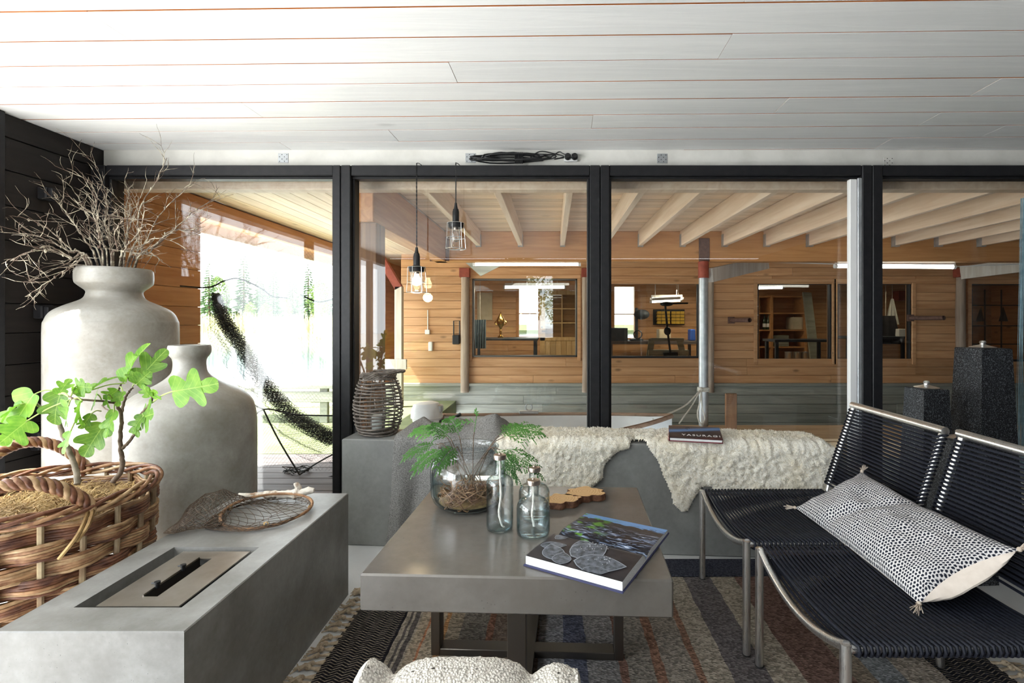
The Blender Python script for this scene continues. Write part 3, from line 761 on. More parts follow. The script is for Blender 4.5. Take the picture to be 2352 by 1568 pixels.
tag(cab.build('lamp_wire', W['white']), 'thin white wire strung between the two tube lamps', 'cable')
tube_lamp('workshop_lamp', at(1160, 659, 9.0), at(1296, 659, 9.0), 'lit tube lamp inside the workshop, in front of the tall window', 'lamps in the workshop', .03)
tube_lamp('workshop_lamp', at(1497, 686, 9.3), at(1566, 685, 9.3), 'lit tube lamp inside the workshop, above the yellow bins', 'lamps in the workshop', .02)
tube_lamp('workshop_lamp', at(1497, 693, 9.0), at(1562, 690, 9.0), 'lit tube lamp inside the workshop, lower one above the yellow bins', 'lamps in the workshop', .02)
tube_lamp('workshop_lamp', at(1690, 662, 9.0), at(1796, 660, 9.0), 'lit tube lamp inside the workshop, above the shelf of bottles', 'lamps in the workshop', .025)
for i, x in enumerate((-.6, 2.6, 5.8)):
    l = bpy.data.lights.new('workshop_tube_light', 'AREA'); l.shape = 'RECTANGLE'; l.size = 1.2; l.size_y = .1; l.energy = (26, 22, 6)[i]; l.color = (1, .85, .6)
    o = bpy.data.objects.new('workshop_tube_light', l); COL.objects.link(o); o.location = (x, 9.0, 1.74)
# panelled door with six panes
W['pine'] = wood('pale_pine', (.66, .47, .24, 1), (.50, .32, .14, 1), 'Z', .5, .8)
Y0 = YK-.06
a, b = fx(1240, Y0), fx(1335, Y0); zt = fz(667, Y0)
e = empty('door_1', ((a+b)/2, Y0, -.25), 'pine workshop door with six panes over boarded panel', kind='structure')
st = .085; zm = fz(776, Y0)
for lo, hi in (((a, Y0, -.24), (a+st*1.3, Y0+.04, zt)), ((b-st, Y0, -.24), (b, Y0+.04, zt)), ((a, Y0, zt-st), (b, Y0+.04, zt)), ((a, Y0, zm-.06), (b, Y0+.04, zm+.02))):
    MB().bbox(lo, hi, .006).build('stile', W['pine'], e)
for k in (1, 2):
    zz = zm+.02+(zt-st-zm-.02)*k/3; MB().box((a+st, Y0+.008, zz-.012), (b-st, Y0+.03, zz+.012)).build('muntin', W['pine'], e)
xm = (a+b)/2+.03; MB().box((xm-.012, Y0+.006, zm), (xm+.012, Y0+.03, zt-st)).build('muntin', W['pine'], e)
MB().box((a+st, Y0+.02, zm), (b-st, Y0+.025, zt-st)).build('pane', W['pane_far'], e)
q = a+st*1.3; n = 6; pw = (b-st-q)/n
for k in range(n): MB().bbox((q+k*pw+.002, Y0+.01, -.2), (q+(k+1)*pw-.002, Y0+.03, zm-.06), .005).build('panel_board', W['pine'], e)
MB().tube([(a+.04, Y0-.02, fz(760, Y0)), (a+.15, Y0-.03, fz(760, Y0))], .012, 8).build('handle', W['black'], e)
MB().ball((a+.045, Y0-.01, fz(751, Y0)), .018, 10, 6, (1, .4, 1)).build('lock', W['black'], e)
# desk, things on it
def box_thing(name, lo, hi, mat, lab, cat, grp=None, b=.006):
    o = MB().bbox(lo, hi, b).build(name, mat); return tag(o, lab, cat, grp)
def table_thing(name, x0, x1, y0, y1, z, zf, mat, lab, cat='table', t=.04, lw=.05):
    e = empty(name, ((x0+x1)/2, (y0+y1)/2, zf), lab, cat)
    MB().bbox((x0, y0, z-t), (x1, y1, z), .004).build('tabletop', mat, e)
    for xx in (x0+.03, x1-.03-lw):
        for yy in (y0+.03, y1-.03-lw): MB().bbox((xx, yy, zf), (xx+lw, yy+lw, z-t), .003).build('leg', mat, e)
    return e
ZF = -.25
W['dark_paint'] = mottled('dark_blue_grey_paint', (.03, .04, .05, 1), (.06, .07, .09, 1), 8, .5)
W['teal_cloth'] = mottled('blue_grey_cloth', (.10, .15, .19, 1), (.17, .23, .27, 1), 12, .8)
W['card'] = mottled('pale_card', (.52, .44, .30, 1), (.62, .54, .40, 1), 9, .8)
W['yellow'] = newmat('yellow_plastic', (.62, .38, .03, 1), .5)[0]
W['gold'] = newmat('brass_gold', (.7, .45, .14, 1), .25, 1.0)[0]
W['blue'] = newmat('blue_plastic', (.03, .10, .45, 1), .5)[0]
W['grey_wood'] = wood('grey_trestle', (.33, .33, .27, 1), (.20, .20, .16, 1), 'X', .8, .3)
table_thing('desk', fx(1085, 9.4), fx(1236, 9.4), 9.2, 9.9, fz(776, 9.4), ZF, W['dark_paint'], 'dark desk under the left workshop window')
e = empty('trophy', at(1150, 776, 9.5), 'golden ornamental trophy on the dark desk')
tag(e, cat='trophy'); c = e.location
MB().lathe([(0, 0), (.06, 0), (.06, .03), (.02, .06), (.03, .12), (.015, .16), (.03, .2)], 14, c).build('foot', W['gold'], e)
MB().lathe([(.03, .2), (.07, .26), (.08, .34), (.05, .40), (.02, .46), (.0, .5)], 14, c).build('cup', W['gold'], e)
m = MB()
for s in (-1, 1): m.tube([c+Vector((s*(.05+.06*math.sin(t)), 0, .24+.1*t/PI)) for t in [PI*i/8 for i in range(9)]], .01, 6)
m.build('handle', W['gold'], e)
box_thing('wall_picture', at(1096, 735, YK-.045), at(1131, 672, YK-.02), W['card'], 'pale framed picture on the workshop wall behind the desk', 'picture')
def sheet(name, px0, px1, py0, py1, y, mat, lab, cat, amp=.05, k=5, taper=1.0):
    x0, x1, z1, z0 = fx(px0, y), fx(px1, y), fz(py0, y), fz(py1, y)
    def fn(front):
        def f(u, v):
            wv = 1-(1-taper)*(1-v)
            xx = (x0+x1)/2+(u-.5)*(x1-x0)*wv
            return Vector((xx, y+amp*math.sin(u*k*2*PI)*(.3+.7*v)*.5+(0 if front else .018), z1+(z0-z1)*v))
        return f
    m = MB(); m.grid(26, 8, fn(True)); m.grid(26, 8, fn(False))
    n = 8
    for j in (0, 25*n):
        for i in range(n-1): m.f.append((j+i, j+i+1, 26*n+j+i+1, 26*n+j+i)); m.mi.append(0)
    o = m.build(name, mat); MB().tube([((x0+x1)/2, y+.009, z1-.005), ((x0+x1)/2, y+.009, 2.25)], .004, 5).build('hanger_cord', W['rope'], o)
    return tag(o, lab, cat)
sheet('hanging_cloth', 1089, 1116, 734, 800, 9.1, W['teal_cloth'], 'blue grey cloth hanging left of the dark desk', 'cloth')
# yellow bins
e = empty('bin_rack', at(1540, 745, YK-.1), 'black wall rack with two columns of yellow bins', 'rack')
yy = YK-.16
MB().bbox((fx(1503, yy), YK-.05, fz(746, yy)), (fx(1576, yy), YK-.02, fz(710, yy)), .004).build('back_panel', W['black'], e)
for c0 in (1510, 1543):
    for r in range(4):
        for s in range(3):
            x0 = fx(c0+s*10, yy); z0 = fz(721+r*7.5, yy)
            m = MB(); m.prism([(0, 0), (.10, 0), (.10, .055), (.03, .045)], 0, .08, Matrix(((0, 0, 1, x0), (-1, 0, 0, YK-.05), (0, 1, 0, z0), (0, 0, 0, 1))))
            m.build('bin', W['yellow'], e)
table_thing('workbench', fx(1395, 9.5), fx(1605, 9.5), 9.3, 10.0, fz(782, 9.5), ZF, W['deck'], 'timber workbench under the yellow bins', t=.06)
box_thing('toolbox', (fx(1396, 9.4), 9.35, fz(782, 9.5)), (fx(1441, 9.4), 9.7, fz(753, 9.4)), W['dark_paint'], 'dark toolbox on the workbench by the bright window', 'toolbox')
box_thing('blue_canister', (fx(1586, 9.4), 9.4, fz(782, 9.5)), (fx(1598, 9.4), 9.6, fz(756, 9.4)), W['blue'], 'tall blue canister at the right end of the workbench', 'canister', b=.015)
box_thing('cardboard_box', (fx(1514, 9.6), 9.6, fz(782, 9.5)), (fx(1541, 9.6), 9.85, fz(756, 9.6)), W['card'], 'brown cardboard box on the workbench below the bins', 'box')
e = empty('trestle', at(1532, 830, 8.4), 'grey wooden trestle holding the boat motor', 'trestle')
yy = 8.4
MB().bbox((fx(1488, yy), yy-.06, fz(815, yy)), (fx(1580, yy), yy+.06, fz(803, yy)), .004).build('crossbar', W['grey_wood'], e)
MB().bbox((fx(1495, yy), yy-.04, fz(783, yy)), (fx(1570, yy), yy+.04, fz(776, yy)), .004).build('crossbar', W['grey_wood'], e)
for p, q in (((1497, 778), (1476, 932)), ((1560, 778), (1596, 932))):
    m = MB(); m.beam(at(*p, yy), at(*q, yy), .10, .03, (0, 1, 0)); m.build('leg', W['grey_wood'], e)
e = empty('electric_boat_motor', at(1535, 815, 8.3), 'black electric boat motor clamped upright on the trestle', 'motor')
yy = 8.3
MB().tube([at(1528, 702, yy), at(1534, 765, yy), at(1540, 812, yy)], .018, 10).build('shaft', W['black'], e)
MB().ball(at(1531, 698, yy), .11, 14, 8, (1, .6, .35)).build('motor_head', W['black'], e)
MB().tube([at(1536, 697, yy), at(1580, 696, yy)], .014, 8).build('tiller', W['black'], e)
MB().ball(at(1533, 760, yy), .06, 12, 8, (1, .7, 1.2)).build('clamp', W['black'], e)
MB().tube([at(1524, 813, yy), at(1556, 813, yy)], [.03, .04], 12).build('propeller_hub', W['black'], e)
e = empty('drill_press', at(1470, 782, 9.5), 'dark drill press with a round wheel on the workbench', 'drill press')
yy = 9.5
MB().lathe([(0, 0), (.13, 0), (.13, .03), (.03, .05), (.028, .62), (0, .62)], 16, at(1462, 782, yy)).build('column', W['dark_paint'], e)
MB().ball(at(1474, 722, yy), .15, 14, 8, (1, .8, .65)).build('press_head', W['dark_paint'], e)
m = MB(); c = at(1465, 768, yy-.12); m.tube([c+Vector((.075*math.cos(a), 0, .075*math.sin(a))) for a in [2*PI*i/18 for i in range(18)]], .013, 6, True); m.build('wheel', W['black'], e)
# shelving
e = empty('shelf_unit', at(1795, 830, 9.9), 'open wooden shelf unit at the rear of the workshop', 'shelf')
yy = 9.8
for px in (1741, 1773, 1851):
    MB().bbox((fx(px-3, yy), 9.8, ZF), (fx(px+3, yy), 10.25, fz(678, yy)), .003).build('upright', W['beam'], e)
for py in (680, 718, 757, 796):
    for a, b in ((1744, 1770), (1776, 1848)):
        MB().bbox((fx(a, yy), 9.8, fz(py, yy)-.025), (fx(b, yy), 10.25, fz(py, yy)), .003).build('shelf', W['beam'], e)
W['bottle_dark'] = newmat('dark_bottle_glass', (.02, .035, .015, 1), .1)[0]
for k, px in enumerate((1756, 1765)):
    b = empty('wine_bottle', at(px, 757, 9.9)+Vector((0, 0, .003)), ('left' if k == 0 else 'right')+' one of two dark bottles with pale labels on the shelf', 'bottle', 'bottles on the workshop shelf')
    c = b.location
    MB().lathe([(0, 0), (.035, 0), (.038, .01), (.038, .19), (.012, .25), (.012, .31), (0, .31)], 14, c).build('bottle_body', W['bottle_dark'], b)
    MB().lathe([(.0385, .05), (.0395, .05), (.0395, .12), (.0385, .12)], 14, c, True).build('label', W['paper'], b)
    MB().lathe([(0, .3), (.0135, .30), (.0135, .33), (0, .33)], 10, c).build('foil', W['gold'], b)
z = fz(757, 9.8)
box_thing('file_box', (fx(1824, 9.8), 9.85, z+.002), (fx(1848, 9.8), 10.15, fz(728, 9.8)), W['card'], 'cream file box on the middle shelf', 'box')
box_thing('wooden_crate', (fx(1778, 9.8), 9.85, fz(796, 9.8)+.002), (fx(1815, 9.8), 10.1, fz(770, 9.8)), W['grey_wood'], 'grey crate on the lower shelf', 'crate')
m = MB(); m.beam(at(1874, 850, 9.0), at(1853, 672, 9.6), .16, .04, (0, 1, 0)); tag(m.build('leaning_plank', W['grey_wood']), 'grey plank leaning against the shelf unit', 'plank')
e2 = table_thing('packing_table', fx(1768, 8.7), fx(1905, 8.7), 8.5, 9.0, fz(779, 8.7), ZF, W['dark_paint'], 'dark packing table in front of the shelf unit')
table_thing('low_table', fx(1792, 8.4), fx(1900, 8.4), 8.2, 8.49, fz(829, 8.4), ZF, W['grey_wood'], 'low grey table holding three steel pots')
for k, px in enumerate((1811, 1830, 1848)):
    c = at(px, 829, 8.35)
    m = MB().lathe([(0, .002), (.058, .002), (.06, .015), (.06, .15), (.064, .155), (.056, .155), (.054, .02), (0, .02)], 18, c)
    o = m.build('steel_pot', W['steel']); tag(o, ('left', 'middle', 'right')[k]+' one of three steel pots behind the workshop window', 'pot', 'steel pots in the workshop')
W['coat'] = mottled('black_coat_cloth', (.012, .011, .012, 1), (.03, .027, .03, 1), 9, .9)
W['linen'] = mottled('pale_linen', (.46, .45, .42, 1), (.58, .57, .54, 1), 9, .9)
sheet('hanging_towel', 2034, 2066, 686, 745, 9.4, W['linen'], 'pale cloth hanging on the hook above the dark coat', 'cloth', .05, 3, .15)
sheet('hanging_coat', 2000, 2070, 725, 790, 9.2, W['coat'], 'dark coat hanging behind the window post', 'coat', .06, 3, .6)
box_thing('red_box', (fx(2060, 10.1), 10.05, fz(690, 10.1)), (fx(2084, 10.1), 10.27, fz(668, 10.1)), W['red_iron'], 'red box on the workshop wall above the hanging cloth', 'box')
box_thing('white_carton', (fx(2056, 9.2), 9.1, fz(772, 9.2)), (fx(2078, 9.2), 9.4, fz(755, 9.2)), W['paper'], 'white carton on the counter behind the right window', 'carton')
table_thing('counter', fx(1930, 9.2), fx(2110, 9.2), 9.0, 9.6, fz(772, 9.2), ZF, W['dark_paint'], 'dark counter under the hanging coats')
# lattice and brushes behind the last window
e = empty('lattice_screen', at(2270, 840, 9.3), 'dark lattice screen behind the far right window', 'screen')
for px in (2232, 2262, 2300, 2345): MB().tube([at(px, 850, 9.3), at(px, 665, 9.3)], .012, 6).build('bar', W['black'], e)
for py in (701, 748, 790): MB().tube([at(2226, py, 9.3), at(2400, py, 9.3)], .012, 6).build('bar', W['black'], e)
for k, px in enumerate((2253, 2304)):
    c = at(px, 703, 9.285); m = MB()
    for q in range(40):
        a = rnd(0, 2*PI); r = rnd(0, .07); m.tube([c+Vector((0, 0, -.02)), c+Vector((r*.4*math.cos(a), r*.4*math.sin(a), -.12)), c+Vector((r*math.cos(a), r*math.sin(a), -.28))], .006, 4)
    tag(m.build('hanging_brush', W['coat']), ('left' if k == 0 else 'right')+' one of two dark brushes hanging on the lattice', 'brush', 'brushes on the lattice')
# pipes on the outside wall, switch box, lamps
for k, (px0, px1, py) in enumerate(((1680, 1722, 735), (2092, 2168, 730))):
    e = empty('wall_pipe', at((px0+px1)/2, py, YF-.3), ('short' if k == 0 else 'long')+' rusty pipe peg sticking out of the workshop wall', 'pipe', 'pipe pegs on the workshop wall')
    p0 = at(px0, py, YF-.04); p1 = at(px1, py, YF-.55)
    m = MB(); m.tube([p0, p1], .032, 12, cap=False); m.tube([p1, p0], .026, 12, cap=False); m.build('pipe', W['rust'], e)
    MB().bbox((p0.x-.05, YF-.045, p0.z-.05), (p0.x+.05, YF-.022, p0.z+.05), .004).build('flange', W['rust'], e)
e = empty('switch_box', at(983, 766, YF), 'small white switch box with conduit on the plank wall', 'switch')
c = at(983, 762, YF-.03); MB().bbox((c.x-.035, YF-.075, c.z-.035), (c.x+.035, YF-.024, c.z+.035), .006).build('box', W['white'], e)
MB().tube([(c.x, YF-.04, c.z+.03), (c.x, YF-.04, fz(712))], .008, 8).build('conduit', W['white'], e)
c = at(990, 795, YF-.03); o = MB().bbox((c.x-.03, YF-.08, c.z-.07), (c.x+.03, YF-.024, c.z+.07), .01).build('wall_socket', W['white']); tag(o, 'white weatherproof socket below the switch box', 'socket')
e = empty('wall_lantern', at(1048, 765, YF), 'dark iron lantern bracket on the plank wall', 'lantern')
c = at(1048, 778, YF-.09); MB().bbox((c.x-.05, YF-.14, c.z-.08), (c.x+.05, YF-.04, c.z+.06), .008).build('lamp_housing', W['black'], e)
m = MB(); m.tube([c+Vector((-.045, .03, .05)), c+Vector((-.045, .03, .27)), c+Vector((.045, .03, .27)), c+Vector((.045, .03, .05))], .01, 6); m.build('bracket', W['black'], e)
# ================================================================== things on the porch and in the garden
# boat: lofted hull with a pointed bow on the right
def boat():
    y0 = 4.68; x0, x1 = fx(985, y0), fx(1543, y0); n = 16
    e = empty('rowing_boat', ((x0+x1)/2, y0, -.55), 'white open boat with dark rub rail moored in the slip', 'boat')
    def sec(u):
        bw = .56*(1-max(0, (u-.35)/.65)**2.3)+.0; sh = .20+.10*u**3; return x0+(x1-x0)*u, bw, sh
    outer, inner = [], []
    def hull(off):
        m = MB()
        def f(u, v):
            xx, bw, sh = sec(u); a = v*PI
            bw = max(bw-off, .004); kz = -.52+off*1.6
            return Vector((xx-(off*1.5 if u > .9 else 0), y0-bw*math.copysign(abs(math.cos(a))**.6, math.cos(a)), sh-(sh-kz)*math.sin(a)**.75))
        m.grid(n, 17, f); return m
    hull(0).build('hull', W['boat_white'], e); hull(.03).build('inner_skin', W['boat_white'], e)
    m = MB(); xx, bw, sh = sec(0); m.bbox((x0-.02, y0-bw, -.40), (x0+.03, y0+bw, sh+.02), .006); m.build('transom', W['boat_wood'], e)
    for s in (-1, 1):
        pts = []
        for i in range(20):
            xx, bw, sh = sec(i/19); pts.append(Vector((xx, y0+s*(bw+.004), sh+.004)))
        MB().tube(pts, .022, 8).build('rub_rail', W['boat_wood'], e)
    for u in (.30, .62):
        xx, bw, sh = sec(u); MB().bbox((xx-.11, y0-bw+.02, .06), (xx+.11, y0+bw-.02, .09), .006).build('seat', W['boat_wood'], e)
    xx, bw, sh = sec(.4)
    m = MB(); c = Vector((xx, y0+bw, sh+.02)); m.bbox((c.x-.10, c.y-.03, c.z), (c.x+.10, c.y+.02, c.z+.03), .004)
    m.tube([c+Vector((.035*math.cos(a), 0, .065+.035*math.sin(a))) for a in [PI*(.7+i*1.6/12) for i in range(13)]], .008, 6); m.build('oarlock', W['galv'], e)
    return e
boat()
def outboard():
    c = at(980, 963, 4.72)
    e = empty('outboard_motor', c+Vector((0, 0, -.4)), 'outboard motor with a rounded white cowl on the boat stern', 'motor')
    m = MB().lathe([(0, .185), (.06, .182), (.105, .165), (.125, .12), (.132, .06), (.134, .02), (.122, .012), (.118, -.02), (0, -.02)], 26); m.v = [Vector((q.x*1.12+.12*(q.z-.05)*(1 if q.x > 0 else .4)*-.5, q.y*.8, q.z*(.92+.5*q.x))) for q in m.v]; m.v = [q+c for q in m.v]; m.build('cowl', W['boat_white'], e)
    MB().lathe([(0, 0), (.115, 0), (.10, -.05), (.05, -.09), (.045, -.45), (0, -.45)], 16, c).build('leg', W['galv'], e)
    m = MB(); m.tube([c+Vector((.1, -.02, -.02)), c+Vector((.25, -.05, .02)), c+Vector((.33, -.06, .06))], [.014, .013, .018], 8); m.build('tiller', W['black'], e)
    m = MB(); m.bbox((c.x+.10, c.y-.04, c.z+.07), (c.x+.15, c.y+.04, c.z+.14), .008); m.build('latch', W['galv'], e)
outboard()
# mooring rope
pp = bpy.data.objects['steel_post'].location.x
r = MB()
kn = Vector((pp-.05, YBm-.05, fz(893, YBm)))
for k in range(3):
    r.tube([Vector((pp+.062*math.cos(a), YBm+.02+.062*math.sin(a), kn.z-.02+k*.016)) for a in [2*PI*i/16 for i in range(16)]], .009, 6, True)
r.ball(kn, .028, 10, 6)
r.tube(smooth_path([kn, at(1575, 930, 5.4), at(1530, 952, 5.1), at(1500, 962, 4.75)]), .009, 6)
r.tube(smooth_path([kn, at(1590, 930, 5.5), at(1572, 955, 5.3), at(1560, 972, 5.2)]), .008, 6)
r.tube(smooth_path([kn, at(1608, 920, 5.6), at(1602, 950, 5.55), at(1609, 972, 5.5), at(1619, 962, 5.55), at(1612, 930, 5.6), kn]), .007, 6)
tag(r.build('mooring_rope', W['rope']), 'white mooring rope knotted round the steel post', 'rope')
m = MB(); c = at(1678, 985, 5.3); m.bbox((c.x-.058, 5.27, -.004), (c.x+.058, 5.31, fz(903, 5.3)), .004); tag(m.build('upright_board', W['brown_post']), 'brown board standing on edge on the walkway', 'board')
# fishing net hung across the garden opening
def netting(fn, nu, nv, r, diamond=True):
    mb = MB()
    P = [[fn(i/nu, j/nv) for j in range(nv+1)] for i in range(nu+1)]
    def edge(a, b):
        d = (b-a)
        if d.length < 1e-5: return
        d.normalize(); n = d.orthogonal().normalized(); q = d.cross(n)
        vs = []
        for p in (a, b):
            for k in range(3):
                t = 2*PI*k/3; vs.append(p+(n*math.cos(t)+q*math.sin(t))*r)
        mb.add(vs, [(0, 1, 4, 3), (1, 2, 5, 4), (2, 0, 3, 5)])
    for i in range(nu):
        for j in range(nv):
            if diamond:
                if (i+j) % 2 == 0: edge(P[i][j], P[i+1][j+1])
                else: edge(P[i+1][j], P[i][j+1])
            else: edge(P[i][j], P[i+1][j]); edge(P[i][j], P[i][j+1])
    return mb
e = empty('fishing_net', (-2.3, 3.9, 0), 'dark fishing net draped across the opening to the garden', 'net')
YN = 3.95
def cur(u, v):
    px = 500+u*290; py = 560+v*520+12*math.sin(u*9)
    p = at(px, py, YN+.05*math.sin(u*14+v*3)); return p
o = netting(cur, 64, 110, .0006).build('mesh_curtain', W['net_pale'], e, smooth=False); o['kind'] = 'stuff'
path = smooth_path([at(498, 672, YN), at(520, 722, YN), at(560, 780, YN), at(620, 875, YN), at(680, 940, YN), at(735, 975, YN), at(785, 1000, YN)], 6)
def band(wa, wb, ph, r, nu, nv):
    def f(u, v):
        k = v*(len(path)-1); i = min(int(k), len(path)-2); p = path[i].lerp(path[i+1], k-i)
        ww = (wa+(wb-wa)*v)*min(1, .3+v*4)
        s = Vector((-.75, 0, -.65))
        return p+s*((u)*ww+rnd(-.004, .004))+Vector((0, .05*math.sin(u*20+v*11+ph)+rnd(-.01, .01), 0))
    return netting(f, nu, nv, r)
for k in range(3):
    o = band(.075, .12, k*2, .0017, 15, 120).build('net_roll', W['net_dark'], e, smooth=False); o['kind'] = 'stuff'
o = band(.16, .32, 1, .0008, 34, 100).build('loose_mesh', W['net_dark'], e, smooth=False); o['kind'] = 'stuff'
def skirt(u, v):
    px = 640+u*140; py = 960+v*95*(.4+.6*u)+20*u; return at(px, py, YN-.05+.03*math.sin(u*9))
o = netting(skirt, 40, 30, .0008).build('loose_mesh', W['net_dark'], e, smooth=False); o['kind'] = 'stuff'
for pts in ([(520, 1010), (560, 985), (605, 940), (680, 952), (790, 955)], [(605, 940), (640, 1010), (688, 1090)], [(688, 1090), (730, 1062), (790, 1030)], [(560, 1100), (650, 1104), (740, 1098), (790, 1085)], [(605, 940), (585, 930), (540, 900)]):
    MB().tube(smooth_path([at(a, b, YN-.1) for a, b in pts], 5), .006, 6).build('head_rope', W['net_dark'], e)
m = MB()
for k in range(6):
    c = at(686+rnd(-14, 14), 1085+rnd(-6, 6), 3.95)
    m.tube([c+Vector((rnd(.05, .12)*math.cos(a), rnd(.03, .08)*math.sin(a), -.0+rnd(0, .03))) for a in [2*PI*i/14 for i in range(14)]], .003, 5, True)
m.build('tangled_line', W['net_dark'], e)['kind'] = 'stuff'
m = MB(); m.tube(smooth_path([Vector((-2.84, 3.8, 1.46)), at(478, 660, 3.8), at(515, 645, 3.8), at(550, 640, 3.8), at(600, 662, 3.8), at(625, 680, 3.8), at(660, 684, 3.8)], 5), .006, 6)
tag(m.build('hanging_wire', W['black']), 'dark wire sagging above the fishing net', 'wire')
m = MB(); m.tube(smooth_path([at(690, 676, 3.8), at(720, 690, 3.8), at(745, 692, 3.8), at(790, 676, 3.8), Vector((-1.38, 3.58, 1.45))], 5), .006, 6)
tag(m.build('hanging_wire', W['black']), 'short dark wire end beside the window post', 'wire')
pa, pb, pc_ = at(1068, 602, 6.25), at(1166, 602, 6.25), at(1104, 634, 6.25)
m = MB(); m.add([p+Vector((0, d, 0)) for d in (0, .012) for p in (pa, pb, pc_)], [(0, 1, 2), (5, 4, 3), (0, 3, 4, 1), (1, 4, 5, 2), (2, 5, 3, 0)])
o = m.build('grey_sheet', W['weathered'], smooth=False); tag(o, 'torn grey sheet hanging in a point behind the left tube lamp', 'sheet')
MB().tube([pa+Vector((.02, .006, -.005)), Vector((pa.x+.02, pa.y+.006, 2.135))], .004, 5).build('tie_cord', W['rope'], o); MB().tube([pb+Vector((-.02, .006, -.005)), Vector((pb.x-.02, pb.y+.006, 2.135))], .004, 5).build('tie_cord', W['rope'], o)
# weathered garden bench on the lawn
e = empty('garden_table', (-3.4, 6.1, 0), 'grey weathered plank table on the lawn behind the net', 'table')
for k in range(4):
    MB().bbox((-4.0, 5.85+k*.13, .40), (-2.5, 5.97+k*.13, .44), .004).build('plank', W['weathered'], e)
for xx in (-3.85, -2.75):
    for yy in (5.9, 6.25): MB().bbox((xx, yy, -.012), (xx+.09, yy+.06, .40), .004).build('leg', W['weathered'], e)
MB().bbox((-3.95, 5.86, .24), (-2.55, 5.90, .36), .004).build('apron', W['weathered'], e)
for k in range(3):
    o = MB().bbox((-3.6, 7.0+k*.5, .1+k*.06), (-2.3, 7.12+k*.5, .14+k*.06), .004).build('fallen_plank', W['white_post']); o.rotation_euler.z = .12*k+.1
    tag(o, ['pale plank lying nearest on the lawn behind the net', 'middle one of the pale planks on the lawn', 'pale plank lying furthest on the lawn'][k], 'plank', 'planks on the lawn')
    o.location.z = -.012+.0
    if k: o.location.z = -.012
# blue net at the right edge
m = MB()
for k in range(90):
    x = fx(2352, 2.86)+rnd(-.055, .12); sp = rnd(-.5, .5)
    pts = [Vector((x*.0+fx(2350, 2.86)+.02+(x-fx(2350, 2.86))*(.25+.75*min(1, (2.0-z)/1.6)), 2.86+sp*.05, z)) for z in (1.9, 1.6, 1.2, .9, .6, .35)]
    m.tube(pts, .0011, 3)
m.tube([Vector((fx(2350, 2.86)+.02, 2.86, 2.116)), Vector((fx(2350, 2.86)+.02, 2.86, 1.88))], .004, 6)
o = m.build('hanging_net', W['net_blue'], smooth=False); tag(o, 'blue nylon net hanging in front of the rightmost window', 'net')
# ================================================================== concrete bench, fire block, vases, table
BA = Vector((-1.128, 2.67, 0)); BD = Vector((1.73, -.114, 0)).normalized(); BN = Vector((-BD.y, BD.x, 0))   # BN points to the window
BL, BDP, BH = 2.50, .262, .566
RB = math.atan2(BD.y, BD.x)
def bp(s, t, z): return BA+BD*s+BN*t+Vector((0, 0, z))
m = MB(); m.bbox((0, 0, .0), (BL, BDP, BH), .006); m.v = [bp(q.x, q.y, q.z) for q in m.v]
bench = tag(m.build('concrete_bench', W['concrete_bench']), 'long grey concrete bench in front of the window wall', 'bench')
# fire block
bx0, bx1, by0, by1, bh_ = -1.36, -.895, 1.215, 2.19, .444
fb = empty('fire_table', ((bx0+bx1)/2, (by0+by1)/2, 0), 'long concrete fire block with a recessed steel burner plate', 'fire table')
rx0, rx1, ry0, ry1, rz = -1.262, -.978, 1.318, 1.668, .36
m = MB()
o4 = [(bx0, by0), (bx1, by0), (bx1, by1), (bx0, by1)]; i4 = [(rx0, ry0), (rx1, ry0), (rx1, ry1), (rx0, ry1)]
vs = [(x, y, 0) for x, y in o4]+[(x, y, bh_-.003) for x, y in o4]+[(x+(.003 if x == bx0 else -.003), y+(.003 if y == by0 else -.003), bh_) for x, y in o4]+[(x, y, bh_) for x, y in i4]+[(x, y, rz) for x, y in i4]
fs = [(3, 2, 1, 0)]
for k in range(4):
    l = (k+1) % 4
    fs += [(k, l, 4+l, 4+k), (4+k, 4+l, 8+l, 8+k), (8+k, 8+l, 12+l, 12+k), (12+k, 12+l, 16+l, 16+k)]
fs.append((16, 17, 18, 19)); m.add(vs, fs); m.build('block', W['concrete'], fb, angle=20)
px0, px1, py0, py1, pz = -1.222, -1.0, 1.338, 1.655, .436
sx0, sx1, sy0, sy1 = -1.132, -1.094, 1.385, 1.605
m = MB()
for lo, hi in (((px0, py0), (sx0, py1)), ((sx1, py0), (px1, py1)), ((sx0, py0), (sx1, sy0)), ((sx0, sy1), (sx1, py1))):
    m.box((lo[0], lo[1], pz-.004), (hi[0], hi[1], pz))
tag(m.build('burner_plate', W['tray_steel'], fb, smooth=False), 'stained steel plate with a burner slot')
m = MB(); m.box((px0+.02, py0+.02, rz), (px1-.02, py1-.02, rz+.04)); m.build('fuel_tank', W['black_void'], fb)
m = MB(); m.box((sx0-.004, sy0, pz-.03), (sx0+.001, sy1, pz+.002)); m.tube([(sx0-.002, sy0, pz+.003), (sx0-.002, sy1, pz+.003)], .002, 5); sl = m.build('slot_lid', W['dark_steel'], fb)
for yy in (1.43, 1.53):
    m = MB(); m.lathe([(0, 0), (.006, 0), (.006, .01), (.008, .012), (.008, .018), (0, .019)], 10, (sx0+.002, yy, pz)); m.tube([(sx0-.014, yy, pz+.013), (sx0+.004, yy, pz+.013)], .0025, 5)
    m.build('lid_knob', W['black'], sl)
